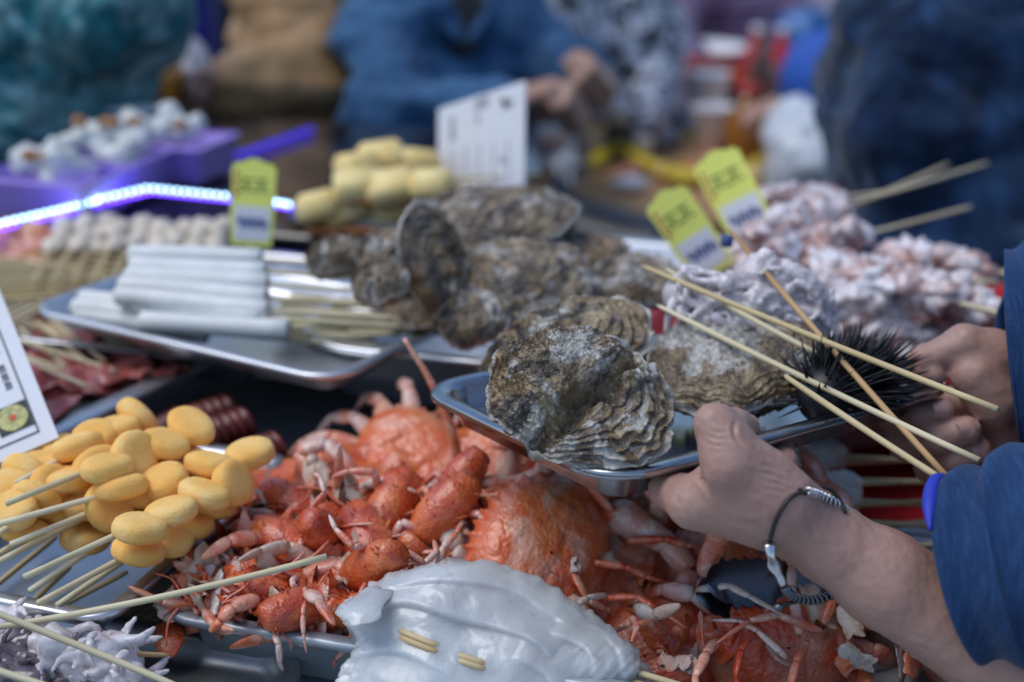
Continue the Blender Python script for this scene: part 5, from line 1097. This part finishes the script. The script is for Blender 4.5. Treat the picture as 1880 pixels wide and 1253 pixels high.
# ------------------------------------------------------------------ cards and price tags
def card_frame(BL, BR, TR):
    y = unit(TR - BR); x = BR - BL; x = unit(x - y * (x @ y)); return x, y, np.cross(x, y)
def glyph(mb, c, s, kind, X):               # a small blurred-looking character made of strokes
    st = {0: [(-.4, .45, .8, .1), (-.3, .2, .6, .08), (-.3, -.1, .6, .08), (-.35, .05, .1, .35), (.3, .05, .1, .35), (-.45, -.45, .9, .1)], 1: [(-.45, .35, .9, .1), (-.05, 0, .1, .9), (-.4, -.1, .8, .1), (-.45, -.45, .3, .12), (.2, -.45, .3, .12)], 2: [(-.1, 0, .2, .9), (-.4, .2, .25, .5), (.2, -.1, .25, .6)]}[kind]
    for (x, y, w, h) in st: v, f = prism([(x, y - h / 2), (x + w, y - h / 2), (x + w, y + h / 2), (x, y + h / 2)], 0, .0004 / s); mb.add(xf((v, f), X, c, s))
# big menu at the left
BR, TR, BL = dp(108, 803, 1.0), dp(0, 535, 1.07), dp(-150, 960, .965); x, y, z = card_frame(BL, BR, TR); X = A3([x, y, z]); W_, H_ = .21, .30
mc = thing('menu_card', 'white printed menu card with black border leaning at the left picture edge', 'menu card', BR - x * W_ / 2)
part('sheet', xf(prism([(-W_, 0), (0, 0), (0, H_), (-W_, H_)], -.0015, 0), X, BR), m_paper, mc, False)
mb = MB(); b_ = .0105
for (xa, xb, ya, yb) in [(-W_ + b_, -b_, b_, b_ + .0012), (-W_ + b_, -b_, H_ - b_, H_ - b_ + .0012), (-b_ - .0012, -b_, b_, H_ - b_), (-W_ + b_, -W_ + b_ + .0012, b_, H_ - b_)]: mb.add(xf(prism([(xa, ya), (xb, ya), (xb, yb), (xa, yb)], .0002, .0006), X, BR))
part('stand_leg', tube([BR - x * .05 - z * .004 + y * .20, BR - x * .05 - z * .11 - y * .01], .004, 8), m_wcup, mc)
part('printed_border', mb.get(), m_ink, mc, False); mb = MB()
for col in range(5):
    for row in range(8):
        if (col + row) % 5 == 3: continue
        for k in range(3): glyph(mb, BR + x * (-.019 - .036 * col + .0 * k) + y * (.058 + .034 * row + .0082 * (2 - k) * 1.0) + z * .0004, .0058, 0, X)
part('printed_characters', mb.get(), m_ink, mc, False)['kind'] = 'stuff'
for k in range(5):
    c = BR - x * (.024 + .030 * k) + y * .030 + z * .0004; part('photo_ground', xf(prism([(-.012, -.0115), (.012, -.0115), (.012, .0115), (-.012, .0115)], 0, .0004), X, c), m_ink if k % 2 == 0 else m_ink_green, mc, False)
    th = np.arange(24) * 2 * PI / 24
    if k % 2 == 0:
        part('photo_dish', xf(prism(np.column_stack([.0108 * np.cos(th), .0108 * np.sin(th)]), .0006, .0009), X, c), simple('dish_print', [(.35, (.28, .32, .12)), (.6, (.62, .55, .20))], 260, .6), mc, False); part('photo_garnish', xf(prism(np.column_stack([.0026 * np.cos(th), .0026 * np.sin(th)]), .0011, .0013), X, c), m_ink_red, mc, False)
# small standing menu
BL, BR, TR = dp(803, 368, 1.68), dp(962, 362, 1.56), dp(964, 160, 1.56); x, y, z = card_frame(BL, BR, TR); W_ = np.linalg.norm(BR - BL); X = A3([x, y, z]); H_ = .125
mc = thing('menu_card', 'pale standing menu card with faint printed columns behind the oysters', 'menu card', BL); TLp = dp(795, 200, 1.68)
hl = (TLp - BL) @ y
part('sheet', xf(prism([(0, -.03), (W_, -.03), (W_, (TR - BR) @ y), (0, hl)], -.0015, 0), X, BL), m_paper, mc, False); mb = MB()
for (fx, fy, s_, kd) in [(.18, .72, .011, 1), (.18, .60, .013, 1), (.48, .83, .012, 0), (.56, .85, .012, 0), (.48, .70, .008, 1), (.78, .80, .014, 2), (.86, .80, .008, 1), (.76, .30, .008, 1)]: glyph(mb, BL + x * fx * W_ + y * fy * hl * 1.15 + z * .0005, s_, kd, X)
part('printed_characters', mb.get(), m_ink, mc, False)['kind'] = 'stuff'; mb = MB()
for i in range(5):
    for j in range(9): glyph(mb, BL + x * (.18 + .16 * i) * W_ + y * (.08 + .05 * j) * hl * 1.1 + z * .0005, .0042, (i + j) % 3, X)
part('small_print', mb.get(), simple('grey_print', (.35, .38, .45), 20, .7), mc, False)['kind'] = 'stuff'
def price_tag(c, facing, roll, s, lab):
    z = unit(facing); up = A3([0, 0, 1.]); x0 = unit(np.cross(up, z)); y0 = np.cross(z, x0); x = x0 * math.cos(roll) + y0 * math.sin(roll); y = np.cross(z, x); X = A3([x, y, z])
    r = thing('price_tag', lab, 'price tag', c - y * s); P = []
    w = .46
    for t in np.linspace(0, PI, 25): P.append((w * math.cos(t) * (1 + .10 * abs(math.sin(t * 3))), .58 + .36 * math.sin(t) ** .7 * (1 + .16 * abs(math.sin(3 * t)))))
    P += [(-w, -.2), (-w * .92, -.92), (w * .92, -.92), (w, -.2)]; P = np.array(P) * s
    yc = part('yellow_card', xf(prism(P, -.001, .001), X, c), m_yel, r, False); wp = part('white_panel', xf(prism(np.array([(-.36, -.80), (.36, -.80), (.38, -.06), (-.38, -.06)]) * s, .0012, .0016), X, c), m_paper, r, False)
    mb = MB()
    for gx in (-.16, .16): glyph(mb, c + x * gx * s + y * .42 * s + z * .0012, .32 * s, 1, X)
    part('printed_name', mb.get(), simple('olive_print', (.14, .17, .03), 20, .7), yc, False); mb = MB()
    for gx in (-.2, .0, .2): glyph(mb, c + x * gx * s + y * -.42 * s + z * .0018, .26 * s, 2, X)
    part('handwritten_price', mb.get(), m_ink_blue, wp, False); mb = MB()
    for q in range(4): mb.add(xf(prism(np.array([(-.40, .72 - .16 * q), (-.33, .72 - .16 * q), (-.33, .62 - .16 * q), (-.40, .62 - .16 * q)]) * s, .0012, .0016), X, c))
    part('red_print', mb.get(), m_ink_red, yc, False); part('clip_stick', tube([c - y * .9 * s - z * .002, c - y * 1.9 * s - z * .002], .0022, 8), m_wcup, r)
price_tag(dp(464, 375, 1.40), unit(camdir + A3([.25, 0, .15])), -.14, .046, 'upright yellow price tag behind the white fish rolls')
price_tag(dp(1266, 430, 1.33), unit(camdir + A3([.1, 0, .1])), .55, .048, 'tilted yellow price tag left of its neighbour above the octopus')
price_tag(dp(1350, 363, 1.40), unit(camdir + A3([-.15, 0, .1])), .52, .052, 'tilted yellow price tag right of its neighbour above the octopus')
solo('bottle_cap', lathe([(.005, 0), (.0052, .003), (.005, .008), (.003, .009)], 18, dp(1334, 452, 1.13)), m_ink_blue, 'small dark blue cap between the two tilted price tags', 'cap')

# ------------------------------------------------------------------ chicken skewers on red trays, right
tray('red_tray', 'red plastic tray under the raw chicken skewers', at(1590, 650, .955) + SV * .10, SU, SV, .21, .15, .02, .022, .010, m_red_plastic)
solo('white_tray', xf(tray_mesh(.10, .10, .02, .02, .008), XS, S(.20, 1.36, .985)), m_wcup, 'white tray rim behind the chicken skewers', 'tray')
CH = [chunk_mesh('meat', k + 20, (.024, .017, .014), m_pink_meat, .55, 1.9, 22, 32) for k in range(6)]
SK2 = [((1400, 420), (1520, 385), (1812, 300), 1.045), ((1420, 440), (1530, 395), (1740, 302), 1.040), ((1440, 465), (1560, 430), (1782, 380), 1.03), ((1300, 470), (1420, 480), (1600, 470), 1.01), ((1480, 490), (1640, 505), (1830, 520), 1.02),
       ((1500, 540), (1680, 560), (1870, 590), 1.012), ((1540, 500), (1720, 545), (1900, 590), 1.028), ((1540, 580), (1720, 590), (1900, 600), .995), ((1620, 520), (1780, 560), (1920, 600), 1.02), ((1470, 585), (1700, 600), (1900, 620), .99), ((1330, 500), (1470, 520), (1700, 560), 1.0), ((1660, 470), (1780, 490), (1900, 510), 1.015), ((1400, 380), (1500, 370), (1650, 350), 1.03), ((1560, 590), (1780, 610), (1900, 620), .99)]
LBC = ['with the highest stick rising to the right', 'with the second rising stick', 'with the lower rising stick', 'behind the octopus', 'at the back of the middle heap', 'in the middle heap', 'on top of the middle heap', 'low in the middle heap', 'at the right of the middle heap', 'nearest the sea urchin', 'beside the price tags', 'at the far right by the white tray', 'at the top left of the heap', 'just above the far hand']
for k, (a, b, e, z) in enumerate(SK2): meat_skewer(a, b, e, z, CH, 5, 'raw chicken skewer ' + LBC[k], 'skewer', 'raw chicken skewers', 'chicken_skewer', m_bam_pale)
# white ball skewers seen under the held tray
tray('red_tray', 'red tray of white ball skewers seen below the held tray', at(1590, 880, .912) + SV * .01, SU, SV, .18, .12, .02, .022, .010, m_red_plastic)
WB = [chunk_mesh('ball', 60, (.016, .015, .014), m_white_roll), chunk_mesh('ball', 61, (.017, .014, .013), m_white_roll)]
for k in range(16):
    y0 = 785 + 15 * k; j_ = (k * 7) % 5; meat_skewer((1435 + j_ * 12, y0), (1485 + j_ * 12, y0 + 2), (1760 + 12 * (k % 4), y0 + ((k * 37) % 60) - 30), (.920 + .004 * ((k * 5) % 4)), WB, 2, f'white ball skewer below the held tray, {(pos + ["fifteenth", "sixteenth"])[k]} from the back', 'skewer', 'white ball skewers', 'ball_skewer', m_bam_pale if k % 2 else m_bam)
solo('orange_bowl', lathe([(.02, 0), (.045, .002), (.065, .045), (.068, .05), (.064, .048), (.045, .006), (.0, .004)], 32, at(1775, 1262, DECK) + [0.02, 0, 0], False), m_crab, 'orange bowl at the bottom right beside the pan', 'bowl')

# ------------------------------------------------------------------ people and tables behind
def person(lab, d, J, jacket, skin=m_skin2, hairc=True, hands=(), bulk=1.0, jfold=.010, jname='jacket', legs=True, trousers=m_dark_deck, vox=.013, quilt=0.0):
    g3 = {k: (dp(*v) if len(v) == 3 and isinstance(v[0], (int, float)) and abs(v[0]) > 3 else A3(v, float)) for k, v in J.items()}
    hip, ch, nk, hd = g3['hip'], g3['chest'], g3['neck'], g3['head']; r = thing('person', lab, 'person', (hip[0], hip[1], 0)); B = Blob(); Jk = Blob(); b = bulk
    side = unit(g3['sr'] - g3['sl']); fw = unit(np.cross(A3([0, 0, 1]), side))
    B.chain([hip, ch, nk], [.12, .11, .055], .05); B.cone(nk, hd - [0, 0, .06], .052, .05, .03); B.chain([hd - [0, 0, .05], hd + [0, 0, .04]], [.075, .09], .03); B.cone(hd + fw * -.09 - [0, 0, .02], hd + fw * -.085, .014, .012, .015)
    for s in ('sl', 'sr'): B.cone(nk - [0, 0, .06], g3[s], .06, .05, .04)
    Jk.cone(hip + side * .05, hip - side * .05, .14 * b, .14 * b, .05); Jk.cone(hip, ch, .15 * b, .15 * b, .05); Jk.cone(ch, nk - [0, 0, .07], .14 * b, .09 * b, .05); Jk.cone(g3['sl'], g3['sr'], .082 * b, .082 * b, .05)
    for s in 'lr':
        if 'e' + s in g3:
            B.chain([g3['s' + s], g3['e' + s], g3['w' + s]], [.05, .042, .028], .03); Jk.chain([g3['s' + s], g3['e' + s], lerp(g3['e' + s], g3['w' + s], .9)], [.078 * b, .062 * b, .048 * b], .03)
    if legs:
        Tr = Blob()
        for s_ in (-1, 1):
            kn = hip + side * s_ * .10 - fw * .40 + [0, 0, -.02]; an = A3([kn[0], kn[1], .08]); B.chain([hip + side * s_ * .09, kn, an], [.08, .06, .04], .03); B.cone(an - [0, 0, .03], an - fw * .14 - [0, 0, .04], .045, .035, .02); Tr.chain([hip + side * s_ * .09, kn, an], [.105, .08, .065], .03)
        part('trousers', Tr.mesh(.02), trousers, r)
    hv = [B.mesh(vox, None, 1)]
    for (w, k, f_) in hands:                      # a loosely closed hand: palm, four fingers, thumb
        w, k, f_ = dp(*w), dp(*k), dp(*f_); H_ = Blob(); ax_ = unit(k - w); sd_ = unit(np.cross(ax_, f_ - k)); dn = unit((f_ - k) - ax_ * ((f_ - k) @ ax_))
        for q in (-1.5, -.5, .5, 1.5):
            m0 = k + sd_ * q * .020; H_.cone(w + sd_ * q * .010, m0, .022, .015, .015); H_.chain([m0, m0 + ax_ * .030 + dn * .015, m0 + ax_ * .022 + dn * .042, m0 + dn * .040], [.0125, .0115, .0105, .009], .004)
        H_.chain([w + sd_ * -.02 + dn * .01, k + sd_ * -.042 + dn * .02, k + sd_ * -.025 + dn * .045 + ax_ * .01], [.017, .013, .010], .006); hv.append(H_.mesh(.005, None, 1))
    part('body', joinvf(*hv), skin, r); part(jname, Jk.mesh(vox * .8, (lambda v: 1.7 * jfold * fbm(v * 8, 4) + 1.2 * jfold * fbm(v * np.array([5, 5, 16]) + 4, 3) + quilt * np.abs(np.sin((v[:, 2] + .3 * v[:, 0]) * PI / .085)) ** .5), 1), jacket, r)
    if hairc: part('hair', Blob().cone(hd + [0, 0, .03] + fw * .03, hd + [0, 0, .07], .095, .085, .02).mesh(.014), m_hair, r)
    return r
def knit(name, c1, c2, sc, bs=.006):
    t = NT(name); v = t.node('TexVoronoi', i_Vector=t.co(), i_Scale=sc).outputs['Distance']; n = t.noise(sc * .35, 5, .65, .5); c = t.mix(t.ramp(n, [(.42, 0), (.6, 1)]), c1, c2); c = t.mix(t.ramp(v, [(.15, .0), (.6, .6)]), c, tuple(q * .3 for q in c1)); t.set(Base_Color=c, Roughness=.95, Specular_IOR_Level=.1, Sheen_Weight=.2); t.bump((v, .8, bs)); return t.m
m_teal = knit('teal_boucle', (.014, .15, .185), (.38, .62, .64), 34); m_brown = simple('brown_quilted', [(.3, (.34, .185, .07)), (.7, (.48, .28, .12))], 8, .55, bump=.3, bscale=16, bdist=.02); m_navy = knit('navy_plush', (.007, .022, .062), (.028, .075, .17), 22, .01)
m_bw = NT('black_white_print'); m_bw.set(Base_Color=m_bw.ramp(m_bw.noise(26, 6, .65, .8), [(.46, (.02, .025, .035)), (.52, (.48, .52, .60))]), Roughness=.8); m_bw = m_bw.m
m_stripe = NT('maroon_stripe'); _w = m_stripe.node('TexWave', wave_type='BANDS', bands_direction='Z', i_Vector=m_stripe.co(False), i_Scale=14.0).outputs['Fac']; m_stripe.set(Base_Color=m_stripe.ramp(_w, [(.45, (.13, .05, .09)), (.55, (.24, .20, .33))]), Roughness=.85); m_stripe = m_stripe.m
person('person in a dark teal fuzzy sweater behind the cartons', 2.0, dict(hip=(30, 430, 2.15), chest=(40, 120, 2.1), neck=(90, -120, 2.1), head=(110, -260, 2.1), sl=(-110, -60, 2.1), sr=(215, -70, 2.05), er=(250, 10, 1.98), wr=(150, 90, 1.95), el=(-90, 200, 2.0), wl=(40, 260, 1.95)), m_teal, jname='sweater', bulk=1.25, jfold=.014)
person('person in a brown padded jacket holding out an orange drink', 2.4, dict(hip=(610, 330, 2.75), chest=(600, 90, 2.65), neck=(600, -110, 2.6), head=(590, -230, 2.6), sl=(500, -60, 2.52), sr=(690, -60, 2.75), el=(575, 165, 2.42), wl=(425, 172, 2.32), er=(740, 160, 2.75), wr=(650, 220, 2.6)), m_brown, hands=[((425, 172, 2.32), (368, 165, 2.30), (345, 190, 2.27))], bulk=1.06, jfold=.012, quilt=.016)
person('person in a blue denim shirt with clasped hands over the table', 2.4, dict(hip=(800, 420, 2.6), chest=(815, 140, 2.55), neck=(835, -30, 2.5), head=(850, -130, 2.48), sl=(735, 50, 2.42), sr=(930, 40, 2.68), el=(705, 222, 2.30), wl=(965, 195, 2.28), er=(990, 120, 2.62), wr=(1060, 125, 2.45)), m_denim_far, hands=[((962, 195, 2.28), (1028, 182, 2.26), (1050, 200, 2.24)), ((1055, 122, 2.45), (1095, 132, 2.40), (1108, 165, 2.36))], bulk=1.06, jname='denim_shirt', jfold=.017)
person('person in a dark navy plush coat standing behind the chicken skewers', 1.8, dict(hip=(1780, 560, 1.85), chest=(1770, 180, 1.85), neck=(1800, -130, 1.85), head=(1810, -260, 1.85), sl=(1720, -20, 1.78), sr=(1930, -20, 1.9), el=(1655, 250, 1.74), wl=(1690, 420, 1.78), er=(1960, 250, 1.85), wr=(1950, 420, 1.8)), m_navy, bulk=1.22, jname='coat', jfold=.012, legs=False)
person('person in a black and white patterned top at the far side of the table', 3.1, dict(hip=(1160, 330, 3.2), chest=(1110, 80, 3.15), neck=(1080, -60, 3.1), head=(1070, -150, 3.1), sl=(1010, 20, 3.0), sr=(1180, 20, 3.2), el=(1050, 130, 2.95), wl=(1120, 190, 2.85), er=(1200, 160, 3.1), wr=(1170, 220, 2.9)), m_bw, jname='top')
person('person in a maroon striped shirt at the back, behind the red basin', 4.2, dict(hip=(1330, 240, 4.3), chest=(1340, 40, 4.25), neck=(1340, -60, 4.2), head=(1340, -130, 4.2), sl=(1260, -10, 4.1), sr=(1430, -10, 4.3), el=(1235, 60, 4.0), wl=(1270, 100, 3.9), er=(1450, 70, 4.2), wr=(1400, 110, 4.1)), m_stripe, jname='shirt')
person('person in a blue cap bending over the table at the right', 3.0, dict(hip=(1600, 330, 3.5), chest=(1590, 230, 3.2), neck=(1570, 190, 3.05), head=(1530, 175, 2.9), sl=(1540, 230, 3.0), sr=(1640, 210, 3.2), el=(1480, 290, 2.85), wl=(1430, 240, 2.75), er=(1640, 300, 3.0), wr=(1560, 330, 2.8)), simple('white_fleece', (.55, .57, .60), 12, .9, bump=.5, bscale=40, bdist=.008), hands=[((1430, 240, 2.75), (1415, 215, 2.74), (1400, 235, 2.7))], jname='fleece', hairc=False)
solo('blue_headwear', Blob().cone(dp(1525, 150, 2.9), dp(1540, 165, 2.9), .105, .105, .02).mesh(.012), simple('blue_cloth', (.02, .10, .45), 14, .75), 'bright blue cap of the bending person', 'cap')
solo('orange_drink_cup', lathe([(.026, -.045), (.028, -.044), (.034, .045), (.033, .046), (.032, .044)], 28, dp(297, 162, 2.27)), simple('orange_drink', (1.0, .36, .03), 12, .2, coat=.6, sss=.4, sscale=.02, sssr=(1, .5, .2)), 'clear cup of orange drink held in the padded jacket hand', 'cup')
solo('paper_tissue', Blob().chain([dp(300, 100, 2.34), dp(320, 78, 2.34), dp(345, 120, 2.34), dp(355, 160, 2.30)], [.03, .028, .035, .022], .02).mesh(.007, lambda v: .007 * fbm(v * 40, 3)), m_wcup, 'crumpled white paper bag held with the orange drink', 'paper bag')
solo('paper_napkin', xf(bevbox((.035, .02, .004), .002), None, dp(245, 202, 2.02)), m_wcup, 'folded white napkin beside the teal sweater', 'napkin')
# far table
def ptab(px, py, z=.752): return at(px, py, z)
tb = thing('wooden_table', 'orange-brown wooden table covered with cups and food scraps', 'table', ptab(1350, 290, 0.0) * A3([1, 1, 0]))
ta = ptab(985, 372); tb1 = ptab(1790, 440); tu_ = unit(tb1 - ta); tv_ = A3([-tu_[1], tu_[0], 0]); XT = A3([tu_, tv_, [0, 0, 1]])
for k in range(6): part('plank', xf(bevbox((.72, .078, .018), .004), XT, ta + tu_ * .74 + tv_ * (.08 + .160 * k) - [0, 0, .02 + .002 * (k % 2)]), m_wood, tb, False)
for i in (.12, 1.3):
    for j in (.12, .85): part('leg', xf(bevbox((.03, .03, .345), .004), XT, ta + tu_ * i + tv_ * j + [0, 0, .358 - ta[2]] ), m_wood_dk, tb, False)
part('apron', xf(bevbox((.70, .012, .04), .003), XT, ta + tu_ * .74 + tv_ * .03 - [0, 0, .082]), m_wood_dk, tb, False)
def cup(px, py, s, lab, mat=m_wcup): solo('paper_cup', lathe([(.024 * s, 0), (.026 * s, .001), (.036 * s, .090 * s), (.038 * s, .092 * s), (.037 * s, .095 * s), (.035 * s, .091 * s), (.024 * s, .004)], 28, ptab(px, py), False), mat, lab, 'cup')
cup(1305, 292, 1.15, 'white paper cup standing at the front of the wooden table'); cup(1296, 232, 1.3, 'larger white paper cup behind the front one'); cup(1080, 290, 1.1, 'white paper cup near the clasped hands'); cup(1180, 300, .55, 'small cream sauce cup on the wooden table')
m_amber = simple('amber_sauce', (.36, .14, .015), 20, .15, coat=.7)
def bottle(px, py, z, h, r_, mat, capm, lab):
    c = at(px, py, z); b = thing('sauce_bottle', lab, 'bottle', c); part('glass', lathe([(r_ * .9, 0), (r_, .004), (r_, h * .55), (r_ * .45, h * .75), (r_ * .4, h * .9)], 24, c), mat, b); part('cap', lathe([(r_ * .46, h * .9), (r_ * .48, h * .91), (r_ * .46, h)], 20, c), capm, b)
bottle(1368, 300, .752, .16, .045, m_amber, m_red_plastic, 'squat amber sauce bottle with red cap on the wooden table'); bottle(1395, 208, .752, .19, .034, simple('brown_glass', (.10, .03, .015), 20, .2, coat=.6), m_wood_dk, 'dark brown bottle behind the amber one'); bottle(1385, 150, .782, .14, .03, m_red_plastic, m_wcup, 'red bottle with clear top, left of two'); bottle(1432, 152, .782, .14, .03, m_red_plastic, m_wcup, 'red bottle with clear top, right of two')
m_yelp = simple('yellow_plastic', (.68, .50, .02), 20, .4)
solo('yellow_strap', tube(spline([ptab(1085, 312) + [0, 0, .01], ptab(1130, 292) + [0, 0, .03], ptab(1200, 316) + [0, 0, .015], ptab(1330, 340) + [0, 0, .010]], 30), .017, 10, True, .3), m_yelp, 'bright yellow plastic strap across the near edge of the table', 'strap')
lr = np.random.default_rng(9); m_scrap = [m_cream, m_salmon, m_wcup, m_garlic, m_yelp, m_tofu]
for k in range(34):
    c = ptab(lr.uniform(1080, 1700), lr.uniform(235, 360)) + [0, 0, .012]; o = bpy.data.objects.new('food_scrap', chunk_mesh('food_scrap', k, (lr.uniform(.02, .05), lr.uniform(.015, .035), .014), m_scrap[k % 6])); link(o); o.location = Vector(c.tolist()); o.rotation_euler = (0, 0, lr.uniform(0, 6)); tag(o, ['cream', 'orange', 'white', 'brown', 'yellow', 'golden'][k % 6] + ' food scrap left on the wooden table', 'food scrap', ['cream', 'orange', 'white', 'brown', 'yellow', 'golden'][k % 6] + ' scraps on the table')
solo('white_bag', Blob().chain([dp(1460, 240, 2.55), dp(1500, 300, 2.5), dp(1540, 330, 2.5)], [.06, .085, .06], .04).mesh(.012, lambda v: .014 * fbm(v * 22, 3)), simple('white_plastic_bag', (.60, .64, .68), 9, .35), 'crumpled white plastic bag at the right end of the table', 'bag')
solo('blue_bag', Blob().chain([dp(1480, 70, 4.0), dp(1500, 110, 4.0)], [.09, .10], .04).mesh(.016, lambda v: .016 * fbm(v * 18, 3)), simple('blue_bag_plastic', (.012, .12, .36), 9, .4), 'small blue bag behind the bending person', 'bag')
# red basin table behind
rb = thing('red_table', 'red-topped table with a white basin behind the wooden table', 'table', at(1280, 140, .7) * A3([1, 1, 0])); rc = at(1290, 120, .78)
part('top', xf(bevbox((.26, .17, .02), .006), None, rc - [0, 0, .02]), m_red_plastic, rb, False)
for i in (-.22, .22):
    for j in (-.13, .13): part('leg', xf(bevbox((.02, .02, .36), .003), None, rc + [i, j, -.402]), m_dsteel, rb, False)
solo('white_basin', lathe([(.09, 0), (.10, .004), (.135, .05), (.145, .055), (.13, .05), (.09, .01), (0, .008)], 40, rc + [-.02, -.02, .001], False), m_wcup, 'white basin on the red table', 'basin')
solo('orange_strip', tube(spline([rc + [-.25, -.18, .0], rc + [0, -.19, -.005], rc + [.25, -.18, .0]], 12), .022, 8), simple('orange_plastic', (.62, .10, .02), 12, .4), 'orange plastic rail along the edge of the red table', 'rail')
# back rows
solo('white_box', xf(bevbox((.32, .2, .16), .01), None, dp(1520, 10, 4.9)), simple('lilac_board', (.60, .52, .62), 12, .6, vary=.04), 'pale lilac box at the top right of the background', 'box')
solo('lilac_bench', xf(bevbox((.42, .2, .14), .01), None, dp(1500, 95, 5.2)), simple('mauve_cloth', (.20, .17, .28), 12, .8), 'mauve covered bench under the pale box', 'bench')
solo('wooden_post', xf(bevbox((.05, .05, 1.1), .005), None, dp(1612, 60, 3.9)), simple('pale_wood', (.36, .22, .14), 12, .6), 'pale brown wooden post beside the navy coat', 'post')
solo('grey_bin', lathe([(.16, 0), (.2, .6), (.21, .62), (.19, .6)], 28, dp(430, 90, 3.6) * A3([1, 1, 0])), simple('grey_plastic', (.10, .11, .13), 9, .6), 'grey bin behind the orange drink', 'bin')
solo('blue_post', xf(bevbox((.035, .035, .8), .004), None, dp(368, 60, 3.2)), simple('cobalt_paint', (.008, .02, .20), 9, .4), 'dark blue post between the sweater and the padded jacket', 'post')
for k, (px, py, d, c, lab) in enumerate([(1000, 20, 4.6, (.34, .36, .40), 'pale grey crate far behind the patterned top'), (420, 20, 5.2, (.04, .045, .06), 'dark crate stack far behind the padded jacket'), (1230, 40, 5.6, (.30, .32, .16), 'olive crate far behind the striped shirt'), (720, 0, 5.4, (.05, .06, .09), 'dark blue crate behind the denim shirt'), (1400, 30, 5.8, (.16, .07, .12), 'maroon crate at the far back'), (200, -20, 4.6, (.012, .02, .04), 'black crate behind the teal sweater')]):
    c0_ = dp(px, py, d); zt = c0_[2] + .12; r = thing('market_crate', lab, 'crate', (c0_[0], c0_[1], 0)); cm = simple('crate_paint', c, 9, .6)
    part('crate', bevbox((.35, .25, zt / 2), .01, (c0_[0], c0_[1], zt / 2)), cm, r, False); part('lid', bevbox((.37, .27, .015), .006, (c0_[0], c0_[1], zt + .017)), cm, r, False)

solo('violet_glow_slab', slab(-.70, -.44, 1.24, 1.38, SHELF + .001, SHELF + .005), simple('violet_glow_paint', (.22, .10, .62), 12, .4), 'added sheet coloured like the violet glow on the shelf left of the oyster pile', 'sheet', smooth=False)  # added slab, its colour paints the strip's violet glow on the shelf

_den = [o for o in COL.objects if o.get('label', '').startswith('person in a blue denim shirt')][0]
part('undershirt', Blob().cone(dp(845, 10, 2.42), dp(850, 85, 2.40), .045, .02, .02).mesh(.008), m_hair, _den)
for a_, b_ in (((800, -10, 2.40), (845, 75, 2.37)), ((890, -10, 2.45), (860, 75, 2.38))): part('collar', tube(spline([dp(*a_), lerp(dp(*a_), dp(*b_), .5) + [0, -.012, 0], dp(*b_)], 10), [.012, .018, .022, .024, .024, .022, .02, .016, .012, .006], 8, True, .3), m_denim_far, _den)
